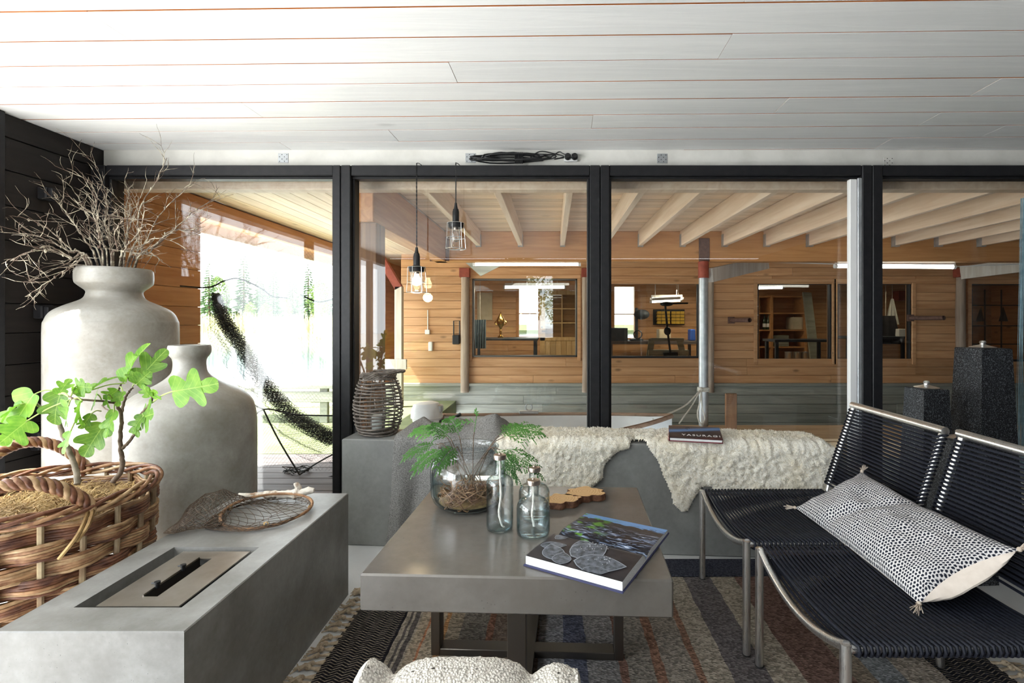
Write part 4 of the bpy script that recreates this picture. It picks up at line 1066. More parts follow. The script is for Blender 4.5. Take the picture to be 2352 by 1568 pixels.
# vases
def vase(name, px, y, prof_px, lab, seed):
    """profile from (half width px, py) pairs at depth y, from the lip downwards"""
    x = (px-VX)*y/F
    e = empty(name, (x, y, 0), lab, 'vase')
    out = [(hw*y/F, H-(py-VY)*y/F) for hw, py in prof_px]
    # refine with smooth path
    P = smooth_path([Vector((r, 0, z)) for r, z in out], 6); out = [(max(.01, q.x), q.z) for q in P]
    zb = out[-1][1]
    out = [(r, z) for r, z in out if z > .05]+[(out[-1][0], .04), (out[-1][0]-.012, .008), (out[-1][0]-.03, 0), (0, 0)]
    th = .022
    r0 = out[0][0]; z0 = out[0][1]
    inner = [(0, .05), (out[-4][0]-th, .06)]+[(max(.02, r-th), z) for r, z in reversed(out[2:-4])]+[(r0-th, z0-.006), (r0-th+.006, z0)]
    MB().lathe(out+[(0, .0)] if False else out, 64, (x, y, 0)).build('vase_body', W['concrete_pale'], e, angle=60)
    MB().lathe(inner+[(r0, z0)], 64, (x, y, 0)).build('vase_inside', W['concrete_pale'], e, angle=60)
    return e
v1 = vase('tall_vase', 264.5, 2.72, [(66, 617), (70, 624), (70, 648), (64, 657), (52, 668), (51, 676), (58, 688), (85, 702), (106, 716), (116, 735), (119, 760), (119, 900), (119, 1060), (119, 1180)], 'tallest pale concrete vase with twigs, in the dark corner', 1)
v2 = vase('squat_vase', 436, 2.44, [(40, 792), (41.5, 797), (41.5, 808), (38, 816), (33, 824), (32, 840), (37, 858), (60, 878), (100, 900), (122, 922), (131, 950), (134, 990), (134, 1100), (134, 1240)], 'shorter pale concrete vase with an empty narrow neck', 2)
# coffee table
tc = Vector((-.092, 1.795, 0)); TR = math.radians(-2.3); TH = .478
ct = empty('coffee_table', tc, 'square coffee table with a thick polished concrete top', 'table')
Rt = Matrix.Rotation(TR, 3, 'Z')
def tp(x, y, z): return tc+Rt @ Vector((x, y, 0))+Vector((0, 0, z))
m = MB(); m.bbox((-.443, -.388, .371), (.443, .388, TH), .005); m.v = [tp(*q) for q in m.v]
m.build('tabletop', W['concrete_table'], ct)
def frame(ax, tag_):
    L = .325; wd = .055; th = .032
    for s in (-1, 1):
        m = MB(); a = s*L
        lo, hi = ((a-th/2, -wd/2, .0), (a+th/2, wd/2, .37)) if ax == 'x' else ((-wd/2, a-th/2, 0), (wd/2, a+th/2, .37))
        m.bbox(lo, hi, .002); m.v = [tp(*q) for q in m.v]; m.build('leg', W['dark_steel'], ct)
    m = MB()
    lo, hi = ((-L+th/2, -wd/2, .0), (L-th/2, wd/2, th)) if ax == 'x' else ((-wd/2, -L+th/2, 0.0005), (wd/2, L-th/2, th+.0005))
    m.bbox(lo, hi, .002); m.v = [tp(*q) for q in m.v]; m.build('foot_bar', W['dark_steel'], ct)
frame('x', 0); frame('y', 1)
m = MB(); m.bbox((-.33, -.03, .345), (.33, .03, .371), .002); m.v = [tp(*q) for q in m.v]; m.build('top_bar', W['dark_steel'], ct)

# ================================================================== rugs
RZ = .008
W_stops = [(-.80, (30, 28, 33)), (-.592, (150, 140, 122)), (-.580, (38, 34, 36)), (-.568, (150, 140, 122)), (-.556, (38, 34, 36)), (-.544, (150, 140, 122)), (-.53, (160, 142, 116)), (-.497, (176, 96, 52)), (-.482, (164, 148, 122)), (-.432, (184, 120, 58)), (-.417, (150, 136, 112)), (-.36, (96, 92, 84)), (-.262, (120, 66, 44)), (-.235, (98, 78, 64)), (-.10, (92, 72, 60)), (-.055, (118, 122, 130)), (.03, (46, 56, 86)), (.115, (124, 124, 126)), (.225, (104, 60, 46)), (.25, (124, 118, 108)), (.345, (128, 78, 54)), (.375, (134, 126, 114)), (.475, (128, 80, 56)), (.505, (160, 150, 132)), (.60, (72, 68, 74)), (.72, (170, 158, 138)), (.83, (98, 62, 52)), (1.0, (128, 112, 92)), (1.07, (120, 132, 142)), (1.17, (172, 160, 144)), (1.31, (34, 34, 40))]
def rug_mat():
    m, nt, b = newmat('striped_rug_weave', rough=.95, spec=.1)
    tc_ = nt.nodes.new('ShaderNodeTexCoord'); sx = nt.nodes.new('ShaderNodeSeparateXYZ'); lk(nt, tc_.outputs['Object'], sx.inputs[0])
    n0 = nd(nt, 'TexNoise', Scale=14.0, Detail=2.0); lk(nt, tc_.outputs['Object'], n0.inputs['Vector'])
    xw = math_n(nt, 'ADD', sx.outputs[0], math_n(nt, 'MULTIPLY', math_n(nt, 'SUBTRACT', n0.outputs[0], .5), .016))
    rx_c = .365
    fac = math_n(nt, 'DIVIDE', math_n(nt, 'ADD', xw, 1.165), 2.33)
    mean = (146, 138, 130)
    st = [((x-(-.80))/2.33, srgb(*[a*.58+b_*.42 if i_ not in (0, 30) else a for a, b_ in zip(c, mean)])) for i_, (x, c) in enumerate(W_stops)]
    col = ramp(nt, fac, st[:31], 'CONSTANT')
    # herringbone on the dark ends
    tri = math_n(nt, 'PINGPONG', math_n(nt, 'MULTIPLY', sx.outputs[0], 42.0), 1.0)
    zz = math_n(nt, 'FRACT', math_n(nt, 'ADD', math_n(nt, 'MULTIPLY', sx.outputs[1], 75.0), tri))
    hb_ = math_n(nt, 'MULTIPLY', math_n(nt, 'GREATER_THAN', zz, .66), math_n(nt, 'LESS_THAN', fac, .085))
    hb2 = math_n(nt, 'MULTIPLY', math_n(nt, 'GREATER_THAN', zz, .75), math_n(nt, 'GREATER_THAN', fac, .90))
    col = mixc(nt, math_n(nt, 'MAXIMUM', hb_, hb2), col, srgb(128, 118, 104))
    # woven flecks
    v = nd(nt, 'TexVoronoi', Scale=1.0); mp = nt.nodes.new('ShaderNodeMapping'); mp.inputs['Scale'].default_value = (90, 170, 1); lk(nt, tc_.outputs['Object'], mp.inputs[0]); lk(nt, mp.outputs[0], v.inputs['Vector'])
    fl = ramp(nt, v.outputs['Color'], [(.25, (.55, .55, .55, 1)), (.75, (1.25, 1.25, 1.25, 1))])
    col = mixc(nt, 1.0, col, fl, 'MULTIPLY')
    lk(nt, col, b.inputs['Base Color']); bump(nt, b, v.outputs['Distance'], .004, .9)
    return m
W['rug'] = rug_mat()
rg = empty('striped_rug', (.365, 1.4, 0), 'large striped woven rug with knotted fringes under the coffee table', 'rug')
m = MB()
def rgf(u, v): return Vector((-.80+2.33*u+.006*math.sin(v*13), .10+2.23*v+.006*math.sin(u*17), RZ+.0018*math.sin(u*40)*math.sin(v*9)))
m.grid(60, 40, rgf)
nb = len(m.v)
m.add([(-.80, .10, .001), (1.53, .10, .001), (1.53, 2.33, .001), (-.80, 2.33, .001)], [(0, 1, 2, 3)])
def edge_strip(idx):
    b = len(m.v); m.v += [Vector((m.v[i].x, m.v[i].y, .001)) for i in idx]
    for k in range(len(idx)-1): m.f.append((idx[k], idx[k+1], b+k+1, b+k)); m.mi.append(0)
edge_strip([i*40 for i in range(60)]); edge_strip([i*40+39 for i in range(60)]); edge_strip(list(range(40))); edge_strip([59*40+j for j in range(40)])
rugo = m.build('woven_field', W['rug'], rg)
W['fringe'] = mottled('jute_fringe', (.28, .21, .14, 1), (.48, .39, .28, 1), 60, .9)
def tassel(x, y, s, seed):
    random.seed(seed); m = MB(); L = rnd(.07, .11); a = rnd(-.35, .35)
    d = Vector((s*math.cos(a), math.sin(a), 0))
    for k in range(4):
        pts = [Vector((x, y+rnd(-.008, .008), .009)), Vector((x, y, .010))+d*.03, Vector((x, y, .009+rnd(0, .01)))+d*.045+Vector((0, rnd(-.006, .006), 0)), Vector((x, y, .006))+d*.07+Vector((0, rnd(-.015, .015), 0)), Vector((x, y, .004))+d*L+Vector((0, rnd(-.03, .03), 0))]
        m.tube(pts, [.004, .004, .006, .0035, .002], 5)
    m.ball(Vector((x, y, .012))+d*.04, .009, 8, 5)
    return m
for k in range(44):
    yy = .75+k*.0355
    tassel(-.795, yy, -1, k).build('tassel', W['fringe'], rg)
for k in range(44):
    yy = .75+k*.0355
    tassel(1.525, yy, 1, 100+k).build('tassel', W['fringe'], rg)
random.seed(31)
W['rug_dark'] = speckle('blue_grey_rug_weave', (.022, .024, .034, 1), (.06, .062, .08, 1), 130, .95, (.4, .6), .1, .003)
m = MB(); m.bbox((.06, 2.335, .001), (1.95, 2.50, .010), .003); tag(m.build('dark_runner', W['rug_dark']), 'dark blue grey woven runner between the striped rug and the bench', 'rug')

# ================================================================== granite oil lamps
def obelisk(px, py_top, y, wt, wb, h, rot, lab):
    x = (px-VX)*y/F; e = empty('granite_lamp', (x, y, 0), lab, 'lamp', 'black granite oil lamps')
    R = Matrix.Rotation(rot, 3, 'Z'); m = MB()
    lev = [(wb, 0), (wb, .004), (wt+.004, h-.004), (wt-.004, h)]
    vs = []
    for wd, z in lev:
        for sx, sy in ((-1, -1), (1, -1), (1, 1), (-1, 1)): vs.append(R @ Vector((sx*wd/2, sy*wd/2, 0))+Vector((x, y, z)))
    fs = [(3, 2, 1, 0), (12, 13, 14, 15)]
    for l in range(3):
        for k in range(4): fs.append((l*4+k, l*4+(k+1) % 4, l*4+4+(k+1) % 4, l*4+4+k))
    m.add(vs, fs); m.build('stone_body', W['granite'], e, smooth=False)
    c = (x, y, h)
    o = MB().lathe([(0, .0), (.058, 0), (.06, .004), (.03, .012), (.013, .018), (.012, .024), (.016, .03), (.012, .038), (0, .04)], 24, c).build('burner_cap', W['steel'], e); tag(o, 'shiny steel burner cap')
obelisk(2257, 797, 2.72, .165, .235, 1.05, math.radians(3), 'tallest black granite oil lamp, right of the short ones')
obelisk(2128, 890, 2.72, .135, .20, .832, math.radians(2), 'mid height black granite oil lamp behind the first cord chair')
obelisk(2203, 1006, 2.36, .14, .20, .645, math.radians(3), 'shortest black granite oil lamp, half hidden between the two cord chairs')

# ================================================================== cord chairs
def chair(xf, yn, yf, lab):
    """faces left; yn near side, yf far side, xf front"""
    e = empty('cord_chair', (xf+.3, (yn+yf)/2, 0), lab, 'chair', 'black cord lounge chairs')
    hs = .402; r = .0135; xb = xf+.575; xt = xf+.70; hb_ = .80
    for y in (yn, yf):
        lg = MB().tube([(xf, y, .010), (xf, y, .2), (xf, y, hs+.012)], r, 16).build('leg', W['steel'], e)
        tag(MB().tube([(xf, y, .0085), (xf, y, .012)], r+.002, 14).build('foot_cap', W['black'], lg), 'black foot cap')
        MB().tube([(xb+.05, y, .0085), (xb+.03, y, hs-.01)], r, 16).build('leg', W['steel'], e)
        MB().tube([(xf+.01, y, hs), (xb, y, hs), (xb+.01, y, hs+.002)], r*.85, 12).build('side_rail', W['steel'], e)
        MB().tube([(xb, y, hs), (xb+.01, y, hs+.04), (xt, y, hb_)], r*.85, 12).build('back_post', W['steel'], e)
    # hanging front rail
    pts = [Vector((xf+.004, yn+(yf-yn)*i/20, hs+.006-.062*math.sin(PI*i/20)**.85)) for i in range(21)]
    MB().tube(pts, r*.92, 12).build('front_rail', W['steel'], e)
    MB().tube([(xt, yn-.012, hb_+.006), (xt, yf+.012, hb_+.006)], .0155, 16).build('top_rail', W['steel'], e)
    MB().tube([(xb+.02, yn, hs-.035), (xb+.02, (yn+yf)/2, hs-.05), (xb+.02, yf, hs-.035)], r*.9, 12).build('rear_rail', W['steel'], e)
    # cords: one loop mesh, shared
    cr = .0046; rr = r*.85+cr
    def loop(sag1, sag2, dx):
        pts = []
        n = 12
        for i in range(n+1):
            t = i/n; pts.append(Vector((0, yn+(yf-yn)*t, rr-sag1*4*t*(1-t))))
        for k in range(1, 4): a = PI/2-PI*k/4; pts.append(Vector((dx*k/4, yf+rr*math.cos(a), rr*math.sin(a))))
        for i in range(n+1):
            t = 1-i/n; pts.append(Vector((dx, yn+(yf-yn)*t, -rr-sag2*4*t*(1-t))))
        for k in range(1, 4): a = -PI/2-PI*k/4; pts.append(Vector((dx, yn+rr*math.cos(a), rr*math.sin(a))))
        m = MB(); m.tube(pts, cr, 6, True); return m
    proto = None; nS = 37
    for i in range(nS):
        x = xf+.022+i*(xb-xf-.03)/nS
        if proto is None: o = proto = loop(.017, .03, .0078).build('seat_cord', W['cord'], e); z0 = o.location.copy()
        else:
            o = proto.copy(); COL.objects.link(o)
        o.location = z0+Vector((x-xf-.3-z0.x, 0, 0))+Vector((0, 0, hs)) if False else o.location
        o.location = Vector((x-wloc(e).x, z0.y, z0.z+hs))
    proto = None; nB = 25
    ang = math.atan2(xt-xb-.01, hb_-hs-.04)
    for i in range(nB):
        t = (i+.6)/nB; x = xb+.008+(xt-xb-.008)*t; z = hs+.035+(hb_-hs-.05)*t
        if proto is None:
            m = loop(.008, .004, .0078)
            R = Matrix(((0, 0, -1), (0, 1, 0), (1, 0, 0)))
            m.v = [Vector((-q.z, q.y, q.x)) for q in m.v]
            o = proto = m.build('back_cord', W['cord'], e); z0 = o.location.copy()
        else:
            o = proto.copy(); COL.objects.link(o)
        o.location = Vector((x-wloc(e).x, z0.y, z))
    return e
chair(.690, 1.785, 2.312, 'black cord lounge chair nearer the window, pillow\'s far end on it')
chair(.712, 1.218, 1.727, 'black cord lounge chair nearest the camera, pillow\'s cream end on it')
# ================================================================== lumbar pillow on the two chairs
def pillow_mat():
    m, nt, b = newmat('navy_white_woven', rough=.9, spec=.15)
    uv = nt.nodes.new('ShaderNodeUVMap'); uv.uv_map = 'uv'
    mp = nt.nodes.new('ShaderNodeMapping'); mp.inputs['Scale'].default_value = (1, 1, 1); lk(nt, uv.outputs[0], mp.inputs[0])
    n0 = nd(nt, 'TexNoise', Scale=9.0, Detail=2.0); lk(nt, uv.outputs[0], n0.inputs['Vector'])
    sx = nt.nodes.new('ShaderNodeSeparateXYZ'); lk(nt, mp.outputs[0], sx.inputs[0])
    # staggered dots
    vrow = math_n(nt, 'MULTIPLY', sx.outputs[1], 33.0)
    row = math_n(nt, 'FLOOR', vrow); off = math_n(nt, 'MULTIPLY', math_n(nt, 'MODULO', row, 2.0), .5)
    wob = math_n(nt, 'MULTIPLY', n0.outputs[0], 2.6)
    u = math_n(nt, 'FRACT', math_n(nt, 'ADD', math_n(nt, 'ADD', math_n(nt, 'MULTIPLY', sx.outputs[0], 66.0), off), wob)); v = math_n(nt, 'FRACT', vrow)
    du = math_n(nt, 'ABSOLUTE', math_n(nt, 'SUBTRACT', u, .5)); dv = math_n(nt, 'ABSOLUTE', math_n(nt, 'SUBTRACT', v, .5))
    d = math_n(nt, 'SQRT', math_n(nt, 'ADD', math_n(nt, 'POWER', math_n(nt, 'MULTIPLY', du, 1.15), 2.0), math_n(nt, 'POWER', math_n(nt, 'MULTIPLY', dv, .95), 2.0)))
    n1 = nd(nt, 'TexNoise', Scale=120.0, Detail=2.0); lk(nt, uv.outputs[0], n1.inputs['Vector'])
    d = math_n(nt, 'ADD', d, math_n(nt, 'MULTIPLY', math_n(nt, 'SUBTRACT', n1.outputs[0], .5), .6))
    c = ramp(nt, d, [(.32, srgb(28, 32, 46)), (.45, srgb(214, 210, 210))])
    lk(nt, c, b.inputs['Base Color']); bump(nt, b, d, .004, .8)
    return m
W['pillow'] = pillow_mat()
W['cream'] = mottled('cream_linen', (.62, .54, .47, 1), (.70, .62, .55, 1), 30, .9)
pc = Vector((1.13, 1.705, .505)); eL = Vector((.01, -1, -.008)).normalized(); eS = Vector((.88, 0, .475)).normalized(); eN = eL.cross(eS).normalized()
if eN.z < 0: eN = -eN
pil = empty('lumbar_pillow', pc-Vector((0, 0, .08)), 'long navy and white woven pillow lying across both cord chairs', 'pillow')
LH, SH, TN = .345, .155, .072
def pil_pt(u, v, top):
    a = 2*u-1; c = 2*v-1
    pin = 1-.10*(1-abs(c)**2)*abs(a)**6-.0
    pin2 = 1-.10*(1-abs(a)**2)*abs(c)**6
    prof = max(0, (1-abs(a)**2.6))**.62*max(0, (1-abs(c)**2.4))**.6
    wr = .006*math.sin(a*9+c*3)*(1-abs(c))+.016*noise.noise((a*3, c*2.2, 1.3))+.006*noise.noise((a*9, c*6, 4.1))
    crease = -.016*math.exp(-((a+.18-.25*c)/.09)**2)
    h = prof*(TN+wr+crease) if top else -prof*(TN*.85+wr)
    out = Vector((0, 0, 0))
    if not top and a > .55:
        out = eL*.055*math.sin(PI*min(1, (1-a)/.45)**.6)*(1-c*c)**.7
    return pc+eL*(a*LH*pin)+eS*(c*SH*pin2)+eN*(h-.02*(1-a*a))+out
def pil_half(top):
    m = MB(); nu, nv = 60, 30
    m.grid(nu, nv, lambda u, v: pil_pt(u, v, top))
    o = m.build('pillow_front' if top else 'pillow_back', W['pillow'] if top else W['cream'], pil)
    if top:
        uvl = o.data.uv_layers.new(name='uv')
        for p in o.data.polygons:
            for li in p.loop_indices:
                vi = o.data.loops[li].vertex_index; uvl.data[li].uv = ((vi//nv)/(nu-1), (vi % nv)/(nv-1)*.95)
    return o
pil_half(True); tag(pil_half(False), 'cream linen back of the pillow')
W['tassel'] = mottled('pale_jute_tassel', (.42, .34, .27, 1), (.62, .53, .45, 1), 60, .9)
for a, c in ((-1, -1), (-1, 1), (1, -1), (1, 1)):
    p = pc+eL*a*LH*.985+eS*c*SH*.985-eN*.0
    d = (eL*a*.8+eS*c).normalized(); m = MB()
    for k in range(26):
        s = Vector((rnd(-1, 1), rnd(-1, 1), rnd(-.2, 1)))*.014; q = rnd(.022, .04)
        m.tube([p, p+d*.012+s*.35, p+d*q+s], .0011, 3)
    m.ball(p+d*.004, .007, 8, 5)
    m.build('tassel', W['tassel'], pil)

# ================================================================== sheepskins
def inside(pt, poly):
    x, y = pt; r = False; n = len(poly)
    for i in range(n):
        x0, y0 = poly[i]; x1, y1 = poly[(i+1) % n]
        if (y0 > y) != (y1 > y) and x < (x1-x0)*(y-y0)/(y1-y0)+x0: r = not r
    return r
def dist_poly(pt, poly):
    px, py = pt; b = 9
    n = len(poly)
    for i in range(n):
        x0, y0 = poly[i]; x1, y1 = poly[(i+1) % n]; dx, dy = x1-x0, y1-y0
        t = max(0, min(1, ((px-x0)*dx+(py-y0)*dy)/(dx*dx+dy*dy+1e-12)))
        b = min(b, math.hypot(px-x0-t*dx, py-y0-t*dy))
    return b
def front_st(px, py):
    """photo point on the bench front -> (s along bench, t along the drape)"""
    d = Vector(((px-VX)/F, 1, -(py-VY)/F)); nrm = BN
    k = (BA-Vector((0, 0, H))).dot(nrm)/d.dot(nrm); p = Vector((0, 0, H))+d*k
    return ((p-BA).dot(BD), BDP+(BH-p.z))
def drape(s, t, off):
    """drape curve: t from window edge of the top (0) over the front edge (BDP) and down"""
    R = .022
    if s > BL-.0:     # falls over the right end
        q = s-BL; b = drape(BL, min(t, BDP), off)
        return bp(BL+min(q, .02)+off, BDP-min(t, BDP)+0, BH-max(0, q-.02)) if t <= BDP else bp(BL+min(q, .02)+off*.7, -off*.7, BH-max(0, q-.02)-(t-BDP))
    if t < BDP-R: return bp(s, BDP-t, BH+off)
    a = (t-(BDP-R))/(R*PI/2)
    if a < 1:
        a *= PI/2; return bp(s, R-(R+off)*math.sin(a), BH-R+(R+off)*math.cos(a))
    return bp(s, -off, BH-R-(t-(BDP-R)-R*PI/2))
W['wool'] = None
def wool_mat():
    m, nt, b = newmat('cream_wool', srgb(232, 226, 210), .95, spec=.1)
    co = coords(nt, rand=False)
    n = nd(nt, 'TexNoise', Scale=60.0, Detail=4.0, Distortion=2.0); lk(nt, co, n.inputs['Vector'])
    n2 = nd(nt, 'TexNoise', Scale=6.0, Detail=2.0); lk(nt, co, n2.inputs['Vector'])
    c = ramp(nt, n.outputs[0], [(.28, srgb(206, 194, 170)), (.55, srgb(238, 233, 222))])
    c = mixc(nt, ramp(nt, n2.outputs[0], [(.45, (0, 0, 0, 1)), (.7, (.45, .45, .45, 1))]), c, srgb(226, 212, 182))
    lk(nt, c, b.inputs['Base Color']); bump(nt, b, n.outputs[0], .006, .8)
    b.inputs['Sheen Weight'].default_value = .2
    return m
W['wool'] = wool_mat()
def skin(name, poly, lab, thick=.030, seed=0):
    s0 = min(p[0] for p in poly); s1 = max(p[0] for p in poly); t0 = min(p[1] for p in poly); t1 = max(p[1] for p in poly)
    # ragged outline
    P = []
    for i in range(len(poly)):
        a = Vector(poly[i]+(0,)); b = Vector(poly[(i+1) % len(poly)]+(0,)); n = max(1, int((b-a).length/.02))
        for k in range(n):
            q = a.lerp(b, k/n); P.append((q.x+.008*noise.noise((q.x*30, q.y*30, seed)), q.y+.008*noise.noise((q.x*30, q.y*30, seed+9))))
    st = .0065
    nx = int((s1-s0)/st)+3; nt_ = int((t1-t0)/st)+3
    mb = MB(); idx = {}
    def vert(i, j):
        k = (i, j)
        if k in idx: return idx[k]
        s = s0+(i-1)*st; t = t0+(j-1)*st
        ins = inside((s, t), P); d = dist_poly((s, t), P) if True else 1
        d = d if ins else -d
        p0 = (s*1.0, t*1.0, seed)
        lump = noise.noise((s*48, t*48, seed))*.6+noise.noise((s*95, t*95, seed+3))*.5
        cell = noise.voronoi((s*42+.3*noise.noise((s*60, t*60, 0)), t*42, seed))[0]
        big = noise.noise((s*7, t*7, seed))
        th = thick*(1-max(0, 1-max(0, d+.004)/.035)**2)**.5 if d > -.004 else 0
        off = .003+th*(1+.22*big)+(.0055*lump-.010*(cell[0]*1.3-.4))*min(1, max(.15, (d+.01)/.02))
        q = drape(s, max(0, t), max(.0015, off))
        if t < 0: q = q+BN*0
        idx[k] = len(mb.v); mb.v.append(q); return idx[k]
    cells = {}
    for i in range(nx):
        for j in range(nt_):
            s = s0+(i-.5)*st; t = t0+(j-.5)*st
            if inside((s, t), P): cells[(i, j)] = 1
    for (i, j) in cells:
        f = (vert(i, j), vert(i, j+1), vert(i+1, j+1), vert(i+1, j)); mb.f.append(f); mb.mi.append(0)
    nsurf = len(mb.v)
    e = empty(name, bp((s0+s1)/2, BDP/2, BH), lab, 'sheepskin', 'sheepskins on the bench')
    o = mb.build('wool', W['wool'], e, angle=180)
    # short curled locks standing out of the pile
    rs = random.Random(seed); lk_ = MB(); keys = list(cells)
    org = wloc(o)
    for _ in range(17000):
        i, j = rs.choice(keys); a = mb.v[vert(i, j)]; b = mb.v[vert(i+1, j)]; c = mb.v[vert(i, j+1)]
        n = (b-a).cross(c-a)
        if n.length < 1e-12: continue
        n.normalize()
        if n.z < -.2 and n.y > 0: n = -n
        if n.dot(Vector((0, -.8, .6))) < 0: n = -n
        p = a+(b-a)*rs.random()+(c-a)*rs.random()
        s = Vector((rs.uniform(-1, 1), rs.uniform(-1, 1), rs.uniform(-1, 1))).normalized(); l = rs.uniform(.004, .0085); w_ = rs.uniform(.0007, .0014)
        d = (n*.55+s*.8).normalized(); sd_ = d.cross(n); sd_ = sd_.normalized() if sd_.length > 1e-6 else s
        p1 = p+d*l*.6; p2 = p1+(d-n*.5).normalized()*l*.6
        lk_.add([p-sd_*w_, p+sd_*w_, p1+sd_*w_, p1-sd_*w_, p2], [(0, 1, 2, 3), (3, 2, 4)])
    q = lk_.build('wool_locks', W['wool'], e, smooth=False); q['kind'] = 'stuff'
    return e
fr = lambda pts: [front_st(*p) for p in pts]
A = fr([(1446, 1022), (1420, 1030), (1402, 1045), (1386, 1066), (1384, 1090), (1362, 1112), (1352, 1140), (1310, 1158), (1262, 1142), (1220, 1120), (1190, 1150), (1160, 1120), (1140, 1030)])
sA0 = A[-1][0]; sA1 = A[0][0]
skin('sheepskin', [(sA0-.05, .012), (sA1-.10, .004), (sA1+.02, .03), (sA1+.055, .12), (sA1+.03, .20)]+A+[(sA0-.05, .2)], 'cream sheepskin on the middle of the bench, right of the grey throw', seed=3)
B = fr([(1494, 1028), (1512, 1054), (1524, 1090), (1540, 1126), (1546, 1150), (1562, 1168), (1578, 1166), (1592, 1140), (1612, 1110), (1632, 1112), (1650, 1140), (1664, 1178), (1700, 1196), (1735, 1190), (1790, 1170), (1840, 1150), (1880, 1140), (1905, 1128)])
skin('sheepskin', [(B[0][0]-.10, .02), (B[0][0]+.2, .004), (BL-.30, .004), (BL-.02, .03), (BL+.05, .05), (BL+.16, .12), (BL+.22, .20), (BL+.22, .34), (BL+.10, .44), (BL+.0, .47)]+B[::-1]+[(B[0][0]-.03, .245), (B[0][0]-.09, .21), (B[0][0]-.13, .12)], 'cream sheepskin at the right end of the bench, under the red book', seed=8)

# ================================================================== grey wool throw
W['throw'] = speckle('grey_wool_throw', (.13, .125, .12, 1), (.30, .295, .285, 1), 260, .95, (.4, .62), .1, .001)
def throw():
    s0 = front_st(905, 1010)[0]; s1 = s0+.60
    m = MB(); nu, nv = 90, 80; Ltot = BDP+.545
    def f(u, v):
        t = .02+v*(Ltot-.02)
        hang = max(0, (t-BDP)/.545)
        wdt = (s1-s0)*(1-.50*min(1, hang*1.6))
        s = s0+.01-.05*hang**1.2+u*wdt
        top = 1-min(1, max(0, (t-BDP+.05)/.08))
        fold = .5+.5*math.sin(u*15+1.5*math.sin(t*7))
        off = .010+fold*(.022+.012*hang)
        env = top*min(1, u*7)*min(1, (1-u)*6+.1)*math.exp(-((t-.10)/.11)**2)
        w1 = .5+.5*math.sin(u*9.5+t*9+1.2*math.sin(u*5)); w2 = .5+.5*math.sin(u*23-t*31+2*noise.noise((u*4, t*9, 2)))
        hump = env*(.034+.034*w1+.016*w2+.018*noise.noise((u*6, t*13, 5)))
        return drape(s, t, off+max(0, hump))
    m.grid(nu, nv, f)
    nn = nu*nv
    b = len(m.v)
    def f2(u, v):
        i = int(round(u*(nu-1))); j = int(round(v*(nv-1))); return m.v[i*nv+j]
    low = []
    for i in range(nu):
        for j in range(nv):
            t = .02+j/(nv-1)*(Ltot-.02); q = m.v[i*nv+j]
            low.append(q-(Vector((0, 0, .006)) if t < BDP-.02 else -BN*.006))
    m.v += low
    for i in range(nu-1):
        for j in range(nv-1):
            m.f.append((b+i*nv+j, b+i*nv+j+1, b+(i+1)*nv+j+1, b+(i+1)*nv+j)); m.mi.append(0)
    def rim(ix):
        for a, c in zip(ix, ix[1:]): m.f.append((a, c, b+c, b+a)); m.mi.append(0)
    rim([i*nv for i in range(nu)]); rim([i*nv+nv-1 for i in range(nu)]); rim(list(range(nv))); rim([(nu-1)*nv+j for j in range(nv)])
    o = m.build('wool_throw', W['throw']); tag(o, 'rumpled grey wool throw hanging over the left half of the bench', 'throw')
    o['kind'] = 'thing'
throw()

# ================================================================== knitted cushion in front of the camera
def knit_mat():
    m, nt, b = newmat('white_boucle', rough=.95, spec=.1)
    co = coords(nt, rand=False)
    v = nd(nt, 'TexVoronoi', Scale=190.0); lk(nt, co, v.inputs['Vector'])
    lk(nt, ramp(nt, v.outputs['Distance'], [(.2, srgb(232, 227, 218)), (.75, srgb(188, 181, 172))]), b.inputs['Base Color'])
    inv = math_n(nt, 'SUBTRACT', 1.0, v.outputs['Distance']); bump(nt, b, inv, .004, 1.0); return m
W['knit'] = knit_mat()
def cushion():
    y = .98; x0 = fx(795, y); x1 = fx(1352, y)
    # three upright lobes: two corner ears and the swelling middle
    e = empty('boucle_cushion', ((x0+x1)/2, y, 0), 'off white boucle cushion standing in front of the coffee table, mostly cut off', 'cushion')
    ztop = H-(1529-VY)*y/F
    prof = [(0, .62), (.03, .92), (.07, .995), (.11, .985), (.16, .95), (.19, .948), (.23, .968), (.32, .988), (.45, .992), (.60, .988), (.70, .968), (.755, .945), (.80, .955), (.87, .975), (.93, .965), (.97, .93), (1, .60)]
    P = smooth_path([Vector((a, 0, b)) for a, b in prof], 5)
    def h(u):
        for a, b in zip(P, P[1:]):
            if a.x <= u <= b.x+1e-9: return a.z+(b.z-a.z)*(u-a.x)/max(1e-6, b.x-a.x)
        return P[-1].z
    m = MB(); nu, nv = 90, 60
    def f(u, v):
        a = v*2*PI; hh = h(u)*ztop
        lob = 1-.35*(math.exp(-((u-.185)/.035)**2)+math.exp(-((u-.765)/.035)**2))
        d = .085*lob*max(.05, (1-abs(2*u-1)**5))**.5
        zc = math.cos(a); z = hh/2*(1+math.copysign(abs(zc)**.35, zc)); yy = d*math.copysign(abs(math.sin(a))**.7, math.sin(a))
        n = .004*noise.noise((u*60, v*60, 0))
        return Vector((x0+(x1-x0)*u, y+yy*(1+n*6), max(.012, z+n)))
    m.grid(nu, nv, f); m.build('cushion_cover', W['knit'], e)
cushion()
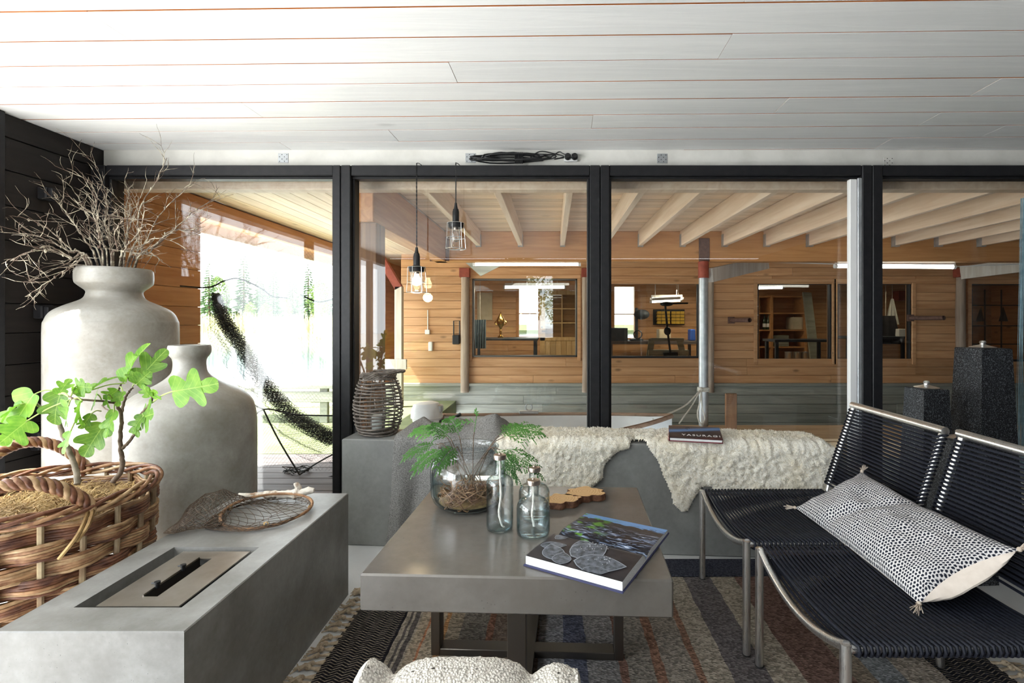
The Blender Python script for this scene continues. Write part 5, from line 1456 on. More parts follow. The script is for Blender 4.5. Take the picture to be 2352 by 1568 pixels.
# ================================================================== willow basket
random.seed(101)
bkc = Vector((-1.755, 1.72, 0)); BR, BHh = .305, .635
bk_ = empty('willow_basket', bkc, 'large brown willow basket with two rope handles, holding the fig plant', 'basket')
def brad(z): return .235+(BR-.235)*math.sin(min(1, z/BHh*1.05)*PI/2)**.8
KS = 20
nb_ = 66
wv = MB()
for i in range(nb_):
    z = .012+i*(BHh-.075)/(nb_-1); grp = i//6; ph = grp % 2
    pts = []; n = KS*6
    j0 = rnd(-.002, .002)
    for k in range(n):
        a = 2*PI*k/n
        w_ = math.sin(a*KS/2+PI*ph); w_ = math.copysign(abs(w_)**.75, w_)
        r = brad(z)+.011*w_+rnd(-.0016, .0016)+j0
        pts.append(bkc+Vector((r*math.cos(a), r*math.sin(a), z+.003*math.sin(a*5+grp*1.9)+.0015*math.sin(a*9+i)+rnd(-.0007, .0007))))
    wv.cm = random.choice((0, 0, 1, 2, 2))
    wv.tube(pts, .0052*rnd(.8, 1.1), 6, True)
wo_ = wv.build('willow_weave', [W['wicker'], W['wicker_pale'], W['wicker_deep']], bk_); wo_['kind'] = 'stuff'
for k in range(KS):
    a = 2*PI*(k+.5)/KS+PI/KS*0
    pts = [bkc+Vector(((brad(z)+.002)*math.cos(a), (brad(z)+.002)*math.sin(a), z)) for z in (.01, .15, .3, .45, BHh-.03)]
    MB().tube(pts, .0085, 7).build('stake', W['stake'], bk_)
# braided rim
rm = MB()
for s in range(5):
    pts = []; n = 150
    for k in range(n):
        a = 2*PI*k/n; b = a*5+s*2*PI/5
        r = BR+.004+.016*math.cos(b); pts.append(bkc+Vector((r*math.cos(a), r*math.sin(a), BHh-.028+.017*math.sin(b)+.004*math.sin(a*3))))
    rm.cm = (0, 1, 2, 0, 2)[s]; rm.tube(pts, .0066, 6, True)
rm.build('braided_rim', [W['wicker'], W['wicker_pale'], W['wicker_deep']], bk_, angle=80)
def handle(ang, spread, hgt, lean):
    m = MB(); n = 60; c = []
    for k in range(n+1):
        t = k/n; a = ang-spread+2*spread*t
        r = BR+.004+lean*math.sin(PI*t)
        c.append(bkc+Vector((r*math.cos(a), r*math.sin(a), BHh-.05+(hgt+.05)*math.sin(PI*t)**.7)))
    for s in range(4):
        pts = []
        for k, p in enumerate(c):
            t = (c[min(k+1, n)]-c[max(k-1, 0)]).normalized(); u = t.orthogonal().normalized()
            u = (Vector((math.cos(ang), math.sin(ang), 0))-t*t.dot(Vector((math.cos(ang), math.sin(ang), 0)))).normalized(); v = t.cross(u)
            b = k/n*2*PI*5.5+s*PI/2
            pts.append(p+(u*math.cos(b)+v*math.sin(b))*.0115)
        m.cm = (0, 2, 1, 2)[s]; m.tube(pts, .0102, 6)
    m.build('rope_handle', [W['wicker'], W['wicker_pale'], W['wicker_deep']], bk_, angle=80)
handle(math.radians(305), .56, .085, .0)
handle(math.radians(143), .56, .10, .0)
m = MB()
for p, q in ((bkc+Vector((.285, -.13, BHh-.03)), bkc+Vector((.255, -.20, BHh-.16))), (bkc+Vector((.29, -.12, BHh-.02)), bkc+Vector((.28, -.17, BHh-.12)))):
    m.tube(smooth_path([p, p.lerp(q, .5)+Vector((.02, -.01, 0)), q], 5), .006, 6)
m.build('loose_end', W['straw'], bk_)
# straw mulch
ms = MB()
ms.lathe([(0, BHh-.068), (.15, BHh-.073), (.27, BHh-.095), (.28, BHh-.12)], 30, bkc)
for k in range(3800):
    a = rnd(0, 2*PI); r = .285*math.sqrt(rnd(0, 1)); p = bkc+Vector((r*math.cos(a), r*math.sin(a), BHh-.062-.03*(r/.28)**2))
    b = rnd(0, 2*PI); L = rnd(.03, .075); d = Vector((math.cos(b), math.sin(b), rnd(-.1, .45)))*L
    if (p+d-bkc).to_2d().length > .288: continue
    w_ = rnd(.0007, .0017); s = Vector((-math.sin(b), math.cos(b), .3))*w_
    mid = p+d*.5+Vector((0, 0, L*.16))
    ms.add([p-s, p+s, mid+s, mid-s, p+d], [(0, 1, 2, 3), (3, 2, 4)])
o = ms.build('straw_mulch', W['straw'], smooth=False); tag(o, 'golden straw mulch filling the willow basket', 'straw', kind='stuff')

# ================================================================== fig plant
fg = empty('fig_plant', bkc+Vector((0, 0, BHh-.06)), 'young fig plant with lobed bright green leaves growing in the willow basket', 'plant')
FYD = 1.70
def fp(px, py, dy=0): return at(px, py, FYD+dy)
def stem(pts, r0, r1, mat, name='branch'):
    P = smooth_path([fp(*p) for p in pts], 6); n = len(P)
    P = [q+Vector((rnd(-.0015, .0015), rnd(-.0015, .0015), 0)) for q in P]
    m = MB(); m.tube(P, [(r0+(r1-r0)*i/(n-1))*(1.04 if i % 6 == 3 else 1)*.8 for i in range(n)], 10)
    return m.build(name, mat, fg)
stem([(178, 1112, -.02), (172, 1070, 0), (160, 1040, 0), (145, 1000, 0), (132, 965, 0), (110, 945, 0), (90, 933, 0), (83, 926, 0)], .0115, .005, W['bark_grey'], 'trunk')
stem([(258, 1108, .02), (278, 1080, .03), (281, 1050, .03), (277, 1030, .03), (277, 990, .03), (279, 955, .02), (268, 928, 0), (258, 915, 0)], .0105, .0055, W['bark'], 'trunk')
stem([(279, 955, .02), (285, 920, .05), (296, 900, .05), (305, 890, .05)], .006, .0035, W['bark'])
stem([(280, 1030, .03), (300, 1010, .02), (315, 985, 0), (322, 955, 0), (333, 940, -.02), (348, 920, -.02), (349, 908, -.02)], .0065, .003, W['bark'])
stem([(262, 925, 0), (235, 921, -.05), (205, 919, -.08), (170, 915, -.1), (158, 910, -.1)], .005, .003, W['bark'])
stem([(258, 915, 0), (270, 905, .02), (276, 885, .03), (283, 878, .03)], .0045, .003, W['bark'])
stem([(258, 943, .02), (245, 940, .06), (233, 930, .08)], .0035, .0022, W['bark'])
leafP = []
HALF = [(0, 0), (.10, -.03), (.24, .00), (.36, .10), (.41, .20), (.36, .29), (.25, .335), (.20, .36), (.28, .43), (.40, .55), (.44, .66), (.37, .73), (.25, .70), (.165, .655), (.15, .70), (.20, .80), (.185, .91), (.10, .985), (0, 1.0)]
MID = [0, .02, .07, .13, .19, .25, .31, .37, .43, .49, .55, .60, .645, .69, .74, .82, .90, .96, 1.0]
_n = len(HALF); _P = smooth_path([Vector((x, y, 0)) for x, y in HALF], 3); _M = smooth_path([Vector((0, m_, 0)) for m_ in MID], 3)
HALF = [(q.x if 0 < i < len(_P)-1 else 0, q.y) for i, q in enumerate(_P)]; MID = [q.y for q in _M]
def leaf_mesh(name, wf, curl, fold, seed, deep=1.0):
    rs = random.Random(seed); m = MB(); L = []; Rr = []; C = []
    def pt(x, y):
        z = -curl*y*y*.5+fold*abs(x)*.9+.02*math.sin(y*9+seed)*abs(x)*2+.015*math.sin(x*17+seed)
        return Vector((x, y, z))
    for (x, y), my in zip(HALF, MID):
        j = 1+.09*math.sin(my*11+seed*2)+rs.uniform(-.012, .012)
        x = x*wf*j
        C.append(pt(0, my)); L.append((pt(-x, y), pt(-x*.5, (y+my)/2))); x2 = x*(1+.1*math.sin(my*9+seed)); Rr.append((pt(x2, y), pt(x2*.5, (y+my)/2)))
    n = len(C); vs = []
    for i in range(n): vs += [L[i][0], L[i][1], C[i], Rr[i][1], Rr[i][0]]
    fs = []
    for i in range(n-1):
        for k in range(4): fs.append((i*5+k, i*5+k+1, i*5+6+k, i*5+5+k))
    m.add(vs, fs)
    me = bpy.data.meshes.new(name); me.from_pydata(m.v, [], m.f); me.materials.append(W['fig']); me.polygons.foreach_set('use_smooth', [True]*len(me.polygons)); me.update()
    return me
LV = [leaf_mesh('fig_leaf', .95, .25, .18, 1), leaf_mesh('fig_leaf', 1.1, .5, .30, 2), leaf_mesh('fig_leaf', .8, .7, .5, 3), leaf_mesh('fig_leaf', 1.05, .1, .1, 4)]
def leaf(bx, by, tx, ty, var, roll, dy0=0, dy1=0, wscale=1.0, anchor=None):
    """base and tip in the photo (at the plant's depth), roll about the midrib in degrees"""
    p = fp(bx, by, dy0); q = fp(tx, ty, dy1); d = q-p; L = d.length; Y = d.normalized()
    v = Vector((0, -1, 0)); Z = (v-Y*v.dot(Y)).normalized(); X = Y.cross(Z)
    R = Matrix((X, Y, Z)).transposed().to_4x4() @ Matrix.Rotation(math.radians(roll), 4, 'Y')
    o = bpy.data.objects.new('leaf', LV[var]); COL.objects.link(o); o.parent = fg
    o.matrix_local = Matrix.Translation(p-wloc(fg)) @ R @ Matrix.Diagonal((L*wscale, L, L, 1))
    if anchor:
        a = fp(*anchor); m = MB(); mid = a.lerp(p, .5)+Vector((0, 0, .006)); m.tube(smooth_path([a, mid, p, p.lerp(q, .06)], 4), [.0022]*13, 6); m.build('petiole', W['petiole'], fg)
leaf(80, 905, -8, 1022, 0, 15, -.02, -.04, .85, (122, 896, 0))
leaf(64, 965, -6, 1020, 3, -20, -.05, -.12, 1.25, (160, 918, -.05))
leaf(48, 928, -10, 958, 2, 60, -.03, -.05, 1.0, (84, 929, 0))
leaf(140, 902, 112, 978, 1, -10, -.04, -.05, .85, (160, 912, -.1))
leaf(135, 905, 160, 868, 0, 20, -.05, -.02, 1.0, (160, 912, -.1))
leaf(158, 930, 136, 974, 1, 25, -.08, -.06, 1.2, (165, 916, -.1))
leaf(130, 905, 96, 905, 2, 55, -.03, -.03, .9, (160, 912, -.1))
leaf(188, 920, 164, 974, 2, 40, -.1, -.08, .9, (170, 915, -.1))
leaf(212, 895, 258, 855, 2, -45, -.04, 0, .9, (288, 880, .02))
leaf(172, 905, 205, 882, 1, 30, -.09, -.06, 1.1, (162, 910, -.1))
leaf(210, 950, 184, 990, 2, -50, -.05, -.06, .9, (232, 944, .05))
leaf(162, 990, 138, 1042, 0, 30, -.03, -.06, 1.2, (180, 960, -.03))
leaf(240, 975, 186, 1045, 1, -15, -.02, -.08, .9, (255, 945, .0))
leaf(262, 942, 238, 1006, 3, 15, -.04, -.06, .75, (262, 930, 0))
leaf(248, 905, 240, 938, 2, 30, -.05, -.07, 1.1, (262, 925, 0))
leaf(270, 895, 240, 918, 1, -35, -.02, -.03, 1.2, (270, 900, .02))
leaf(290, 875, 310, 785, 2, -25, .02, .03, .75, (283, 878, .03))
leaf(312, 880, 378, 800, 0, 5, .02, .06, .78, (304, 888, .05))
leaf(310, 878, 300, 852, 3, 0, 0, -.02, 1.1, (304, 888, .05))
leaf(314, 882, 338, 858, 1, 20, .0, -.02, 1.0, (304, 888, .05))
leaf(282, 900, 264, 930, 1, 10, -.02, -.05, 1.1, (276, 888, .03))
leaf(346, 910, 322, 888, 1, -20, -.03, -.05, 1.3, (349, 910, -.02))
leaf(346, 908, 358, 898, 3, 20, -.03, -.05, 1.4, (349, 910, -.02))
leaf(398, 898, 492, 884, 0, 8, -.05, -.08, .92, (349, 925, -.02))
leaf(330, 955, 296, 992, 1, 20, -.02, -.05, 1.0, (324, 950, 0))
leaf(328, 958, 350, 950, 3, -20, -.02, -.05, 1.7, (324, 950, 0))
leaf(318, 965, 308, 1000, 2, 0, -.01, -.04, 1.1, (322, 955, 0))
leaf(222, 905, 215, 928, 3, 20, -.06, -.1, 1.4, (235, 921, -.05))
leaf(176, 885, 200, 892, 1, 10, -.08, -.1, 1.2, (162, 910, -.1))

# ================================================================== birch branches in the tall vase
vx, vy = wloc(v1).x, wloc(v1).y
ends = [(2, 495, -.22), (0, 534, -.3), (4, 606, -.32), (22, 600, -.32), (128, 400, .0), (102, 440, -.12), (205, 412, -.1), (185, 470, -.25), (238, 450, .05), (385, 362, .02), (440, 415, -.04), (535, 445, -.02), (330, 470, .1), (300, 440, .08), (410, 560, -.1), (470, 520, .02), (355, 520, -.2), (60, 680, -.3), (280, 500, -.25), (375, 600, .05), (222, 380, .05)]
BL_ = ['long birch branch reaching to the left picture edge, third lowest on the left', 'long birch branch at the left, just below the highest left tips', 'lower long birch branch running to the left picture edge', 'short birch branch low at the left over the black wall', 'upright birch branch left of the vase with the highest left tip', 'birch branch leaning left beside the upright one, slightly shorter', 'birch branch rising steeply left of the window frame', 'forward leaning birch branch above the left side of the vase lip', 'birch branch rising before the window jamb, above the vase lip', 'tallest birch branch, crossing the header board', 'birch branch bending right before the window, tip near its top', 'birch branch reaching furthest right before the window', 'birch branch rising behind the others over the orange wall', 'straight birch branch at the middle of the bundle, over the orange wall', 'low birch branch drooping right over the orange wall', 'thin birch branch reaching right to the garden opening', 'front birch branch leaning right in the middle of the bundle', 'lowest birch branch, drooping left below the vase lip', 'short birch branch in front of the bundle centre', 'short birch branch lying right just above the vase lip', 'birch branch rising to the corner of the black wall']
for k, (ex, ey, dz) in enumerate(ends):
    random.seed(500+k)
    e = empty('birch_branch', (vx, vy, 1.2), BL_[k], 'branch', 'birch branches in the tall vase')
    a = rnd(0, 2*PI); r0 = rnd(.02, .09)
    end = at(ex, ey, 2.72+dz)
    lip = Vector((vx+(.115 if end.x > vx else -.115)*min(1, abs(end.x-vx)/.5), vy+max(-.1, min(.1, dz*.35)), H+.305))
    base = Vector((vx+r0*math.cos(a)*.5-(lip.x-vx)*.4, vy+r0*math.sin(a)*.5, .95))
    mid = lip.lerp(end, .45)+Vector((rnd(-.03, .03), rnd(-.03, .03), .05+rnd(-.02, .03)))
    P = smooth_path([base, lip, lip.lerp(end, .22)+Vector((rnd(-.01, .01), rnd(-.02, .02), .02)), mid, mid.lerp(end, .5)+Vector((rnd(-.02, .02), rnd(-.02, .02), rnd(0, .03))), end], 7)
    P = [q+Vector((rnd(-.003, .003), rnd(-.003, .003), rnd(-.003, .003))) if i > 7 else q for i, q in enumerate(P)]
    n = len(P); rr = rnd(.0042, .0062)
    m = MB(); m.tube(P, [rr*(1-.8*i/(n-1)) for i in range(n)], 6)
    m.build('stem', W['twig'], e)
    tw = MB()
    def twig(p, d, L, r, lev):
        q = [p]; dd = d.copy()
        ns = 4
        for i in range(ns):
            dd = (dd+Vector((rnd(-.3, .3), rnd(-.3, .3), rnd(-.18, .22)))).normalized(); q.append(q[-1]+dd*L/ns)
        tw.tube(q, [r*(1-.65*i/ns) for i in range(ns+1)], 4)
        if lev > 0:
            for i in range(1, ns+1):
                if rnd(0, 1) < .8: twig(q[i], (dd+Vector((rnd(-1, 1), rnd(-1, 1), rnd(-.7, .7)))*.9).normalized(), L*rnd(.35, .6), r*.6, lev-1)
    for i in range(10, n-1, 2):
        if rnd(0, 1) < .72:
            t = (P[i+1]-P[i]).normalized()
            d = (t+Vector((rnd(-1, 1), rnd(-1, 1), rnd(-.7, .9)))*.75).normalized()
            q = P[i]
            d.y -= .1
            L = rnd(.05, .17)
            if q.x < XL+.16 and d.x < 0: d.x = abs(d.x)
            if q.y > 2.74 and d.y > 0: d.y = -d.y
            twig(q, d, L, .0019, 1)
    # lichen crusts
    for i in range(8, n-8, 3):
        if rnd(0, 1) < .5: tw.ball(P[i]+Vector((rnd(-.004, .004), -.003, rnd(-.004, .004))), rnd(.003, .0065), 6, 4, (1, 1, 1.6))
    tw.build('side_twigs', W['twig'], e)['kind'] = 'stuff'
random.seed(77)

# ================================================================== jar, cedar, bottles
def jar():
    y = 1.965; x = (1077-VX)*y/F; z0 = TH+.0012; c = Vector((x, y, z0))
    e = empty('glass_jar', c, 'wide clear glass jar of brown twigs and cedar on the coffee table', 'jar')
    out = [(0, .0), (.09, .0), (.118, .006), (.138, .026), (.147, .055), (.148, .13), (.146, .155), (.135, .178), (.116, .193), (.110, .201), (.110, .212), (.116, .220), (.118, .226), (.114, .230)]
    inn = [(.108, .226), (.104, .212), (.104, .200), (.112, .189), (.130, .174), (.140, .154), (.142, .13), (.141, .056), (.132, .030), (.112, .012), (.09, .007), (0, .007)]
    MB().lathe(out+inn, 48, c).build('jar_glass', W['glass'], e, angle=180)
    wl_ = .118
    w_ = [(0, .0072), (.09, .0072), (.1122, .0122), (.1322, .0302), (.1412, .056), (.1415, wl_), (0, wl_)]
    MB().lathe([(r-.0012 if r > 0 else 0, z+.001) for r, z in w_], 40, c).build('jar_water', W['water'], e, angle=30)
    m = MB()
    for k in range(150):
        a = rnd(0, 2*PI); r = rnd(.03, .115); zz = .014+rnd(0, .06)*(1 if rnd(0, 1) < .8 else 1.4)
        n = 7; s = rnd(.5, 1.6)*(1 if rnd(0, 1) < .5 else -1); pts = []
        for i in range(n):
            t = i/(n-1); aa = a+s*t; rq = min(.118, r+.03*math.sin(t*5+k)); pts.append(c+Vector((rq*math.cos(aa), rq*math.sin(aa), min(.10, max(.013, zz+.02*math.sin(t*6+k*1.7))))))
        m.tube(pts, rnd(.0012, .0026), 4)
    o = m.build('twig_tangle', W['wicker'], e); o['kind'] = 'stuff'
    m = MB().lathe([(0, .009), (.088, .0092), (.105, .014), (.115, .02), (.10, .03), (.05, .034), (0, .03)], 30, c); tag(m.build('amber_bed', mottled('amber_bark_bed', (.22, .12, .045, 1), (.44, .27, .10, 1), 40, .7), e), 'amber brown bark layer at the bottom of the jar')
    return c
jc = jar()
def frond(m, p, d, up, L, lev, bend=.42):
    """flat feathery spray: a rachis with alternate shoots, each shoot set with narrow scale leaves"""
    d = d.normalized(); side = d.cross(up).normalized(); n = (4, 7, 11)[lev]
    pts = [p+d*L*(i/n)+Vector((0, 0, -1))*L*bend*(i/n)**2 for i in range(n+1)]
    wd = (.0009, .0010, .0012)[lev]
    for i, (a, b) in enumerate(zip(pts, pts[1:])):
        t = (b-a).normalized(); s = t.cross(up).normalized()
        m.add([a-s*wd, a+s*wd, b+s*wd*.6, b-s*wd*.6], [(0, 1, 2, 3)])
        if lev == 0:
            l = .0056
            for q in (-1, 1):
                e_ = a+t*l+s*q*l*.42
                m.add([a+s*q*wd*.4, a+t*l*.35+s*q*l*.42, e_, a+t*l*.65+s*q*l*.1], [(0, 1, 2, 3)])
    if lev > 0:
        for i in range(1, n):
            t = i/n; q = 1 if i % 2 else -1
            for q in ((-1, 1) if lev == 2 else (1 if i % 2 else -1,)):
                if rnd(0, 1) < .08: continue
                dd = (d*.78+side*q*.62+Vector((rnd(-.1, .1), rnd(-.1, .1), rnd(-.12, .04)))).normalized()
                frond(m, pts[i], dd, up, L*(.46 if lev == 2 else .34)*(1.05-.75*t)*rnd(.8, 1.15), lev-1, bend*.8)
        frond(m, pts[-1], (pts[-1]-pts[-2]), up, L*(.18 if lev == 2 else .25), 0, bend)
sprigs = [((935, 1045), (-.03, 0), .0), ((985, 1065), (-.12, 0), 0), ((1010, 1000), (0, 0), 0), ((945, 985), (.10, 0), 0), ((1096, 945), (.03, 0), 0), ((1250, 980), (-.02, 0), 0), ((1230, 1075), (-.12, 0), 0), ((1180, 1085), (-.14, 0), 0), ((1195, 985), (.08, 0), 0), ((1040, 985), (.05, 0), 0), ((1030, 1060), (-.13, 0), 0)]
CS_ = ['feathery cedar sprig reaching furthest left over the jar rim', 'cedar sprig drooping low over the front left of the jar', 'cedar sprig standing up left of the middle in the jar', 'cedar sprig reaching left behind the others, towards the lantern', 'thin upright cedar sprig standing tallest in the glass jar', 'cedar sprig arching furthest right, highest on the right', 'long cedar sprig drooping right behind the bottles', 'cedar sprig drooping right in front of the jar, above the tall bottle', 'cedar sprig leaning right behind the others, over the throw', 'short cedar sprig upright at the back of the jar', 'short cedar sprig hanging down the front of the jar']
for k, ((px, py), (dy, _), _) in enumerate(sprigs):
    tip = at(px, py, jc.y+dy)
    root = jc+Vector((rnd(-.05, .05), rnd(-.05, .05), .05))
    mouth = jc+Vector((max(-.085, min(.085, (tip.x-jc.x)*.5)), max(-.06, min(.06, dy*.6)), .225))
    e = empty('cedar_sprig', jc+Vector((0, 0, .01)), CS_[k], 'sprig', 'cedar sprigs in the jar')
    start = mouth.lerp(tip, .25)
    pts = smooth_path([root, mouth, start+Vector((0, 0, .02))], 5)
    m = MB(); m.tube(pts, .0018, 5); m.build('stem', W['bark'], e)
    p = pts[-1]; d = (tip-p); L = max(.125, d.length*1.05); d = (d+Vector((0, 0, .42*L*.75))).normalized()
    up = Vector((rnd(-.25, .25), -.55, .8)).normalized()
    m = MB()
    if k == 4:
        m.tube([p, p.lerp(tip, .5), tip], .0014, 5); frond(m, p.lerp(tip, .70), Vector((0, 0, 1)), Vector((0, -1, 0)), .05, 1); frond(m, p.lerp(tip, .45), Vector((-.8, 0, .3)), Vector((0, -1, .2)), .07, 1)
    else: frond(m, p, d, up, L, 2)
    m.build('foliage', W['cedar'], e, smooth=False)
def bottle(px, y, r, h, shoulder, neck_r, water, lab, wick=True):
    x = (px-VX)*y/F; c = Vector((x, y, TH+.001))
    e = empty('glass_bottle', c, lab, 'bottle', 'clear bottles on the coffee table')
    th = .003
    def prof(o):
        R = r-o; nr = neck_r-o*.8
        P = [(R*.80, 0+o*1.6), (R*.96, .004+o), (R, .014+o)]
        P += [(R, shoulder-.01)]
        for i in range(1, 8):
            a = i/8*PI/2; P.append((nr+(R-nr)*math.cos(a)**.8, shoulder-.01+(R-nr)*.95*math.sin(a)))
        zt = shoulder-.01+(R-nr)*.95
        P += [(nr, zt+.008), (nr, h-.012)]
        return P
    o = prof(0); i = prof(th)
    pr = [(0, 0)]+o+[(neck_r+.002, h-.010), (neck_r+.002, h-.003), (neck_r-.001, h)]+[(neck_r-th, h-.002)]+[q for q in reversed(i)]+[(0, th*1.6)]
    MB().lathe(pr, 40, c).build('bottle_glass', W['glass'], e, angle=180)
    wp = [(0, th*1.6+.0006)]+[(a-.0008, b+.0006) for a, b in i[:3]]+[(r-th-.0008, water), (0, water)]
    MB().lathe(wp, 32, c).build('lamp_oil', W['water'], e, angle=30)
    MB().lathe([(0, h-.014), (neck_r+.0045, h-.014), (neck_r+.0048, h-.004), (neck_r+.003, h+.001), (.006, h+.003), (.005, h+.006), (0, h+.006)], 24, c).build('metal_cap', W['brass'], e)
    if wick:
        pts = smooth_path([c+Vector((0, 0, h-.016)), c+Vector((.001, -.002, h*.72)), c+Vector((.004, -.004, h*.45)), c+Vector((-.002, -.008, max(.05, h*.24))), c+Vector((.008, -.014, .022)), c+Vector((.016, -.012, .012))], 6)
        if h < .2: pts = smooth_path([c+Vector((0, 0, h-.016)), c+Vector((.0, -.002, h*.6)), c+Vector((-.004, -.005, h*.38)), c+Vector((.003, -.012, .030))], 6)
        m = MB()
        for s in range(3):
            q = [p+Vector((.0022*math.cos(i*.9+s*2.1), .0022*math.sin(i*.9+s*2.1), 0)) for i, p in enumerate(pts)]
            m.tube(q, .0022, 5)
        m.build('wick', W['cottonwick'], e)
bottle(1148, 1.73, .0465, .256, .168, .018, .034, 'tall slim clear bottle with a long white wick, left on the table')
bottle(1225, 1.69, .0565, .182, .098, .0185, .058, 'short wide clear bottle in front, with a short white wick')
bottle(1227, 1.835, .0565, .182, .098, .0185, .004, 'short wide clear bottle half hidden behind the front bottle')

# ================================================================== wood slice trivets
def slice_trivet(px, py, rx, ry, rot, seed, lab, z0=TH+.0008):
    c = on_h(px, py, TH+.02); rs = random.Random(seed); n = 64; poly = []
    k = 6+seed % 2
    for i in range(n):
        a = 2*PI*i/n; r = 1+.11*math.cos(a*k+seed)+.09*math.cos(a*3+seed*2)+.05*math.cos(a*11+seed)+rs.uniform(-.015, .015)
        x, y = rx*r*math.cos(a), ry*r*math.sin(a); cr, sr = math.cos(rot), math.sin(rot); poly.append((c.x+x*cr-y*sr, c.y+x*sr+y*cr))
    e = empty('wood_trivet', (c.x, c.y, z0), lab, 'trivet', 'wood slice trivets')
    th = .026
    cx = sum(p[0] for p in poly)/n; cyy = sum(p[1] for p in poly)/n
    m = MB(); m.prism([(cx+(x-cx)*.965, cyy+(y-cyy)*.965) for x, y in poly], z0+.0005, z0+th); m.build('wood_disc', W['slice'], e, angle=30)
    m = MB(); vs = []; fs = []
    for i, (x, y) in enumerate(poly):
        j = rs.uniform(-.0015, .0015)
        for s, z in ((.96, z0), (1.0+j*8, z0+.001), (1.01+j*10, z0+th*.5), (.995+j*8, z0+th-.001), (.96, z0+th-.0006)): vs.append((cx+(x-cx)*s, cyy+(y-cyy)*s, z))
    for i in range(n):
        j = (i+1) % n
        for q in range(4): fs.append((i*5+q, j*5+q, j*5+q+1, i*5+q+1))
    m.add(vs, fs); m.build('bark_rim', W['bark_red'], e)
W['bark_red'] = mottled('reddish_bark', (.07, .025, .012, 1), (.20, .09, .05, 1), 70, .85, bd=.003)
def slice_mat():
    m, nt, b = newmat('juniper_end_grain', rough=.6, spec=.3)
    co = coords(nt, rand=False); mp = nt.nodes.new('ShaderNodeMapping'); mp.inputs['Scale'].default_value = (1, 1, .1); lk(nt, co, mp.inputs[0])
    wv_ = nd(nt, 'TexWave', Scale=26.0, Distortion=5.0, Detail=3.0); wv_.wave_type = 'RINGS'; wv_.rings_direction = 'SPHERICAL'; wv_.inputs['Detail Scale'].default_value = 1.2; lk(nt, mp.outputs[0], wv_.inputs['Vector'])
    lk(nt, ramp(nt, wv_.outputs[0], [(.0, srgb(196, 148, 96)), (.7, srgb(232, 200, 154)), (1, srgb(206, 160, 108))]), b.inputs['Base Color']); return m
W['slice'] = slice_mat()
slice_trivet(1344, 1132, .078, .056, .1, 4, 'wood slice trivet lying uppermost at the right, behind the open book')
slice_trivet(1290, 1148, .070, .050, .3, 7, 'wood slice trivet partly hidden behind the short bottles')

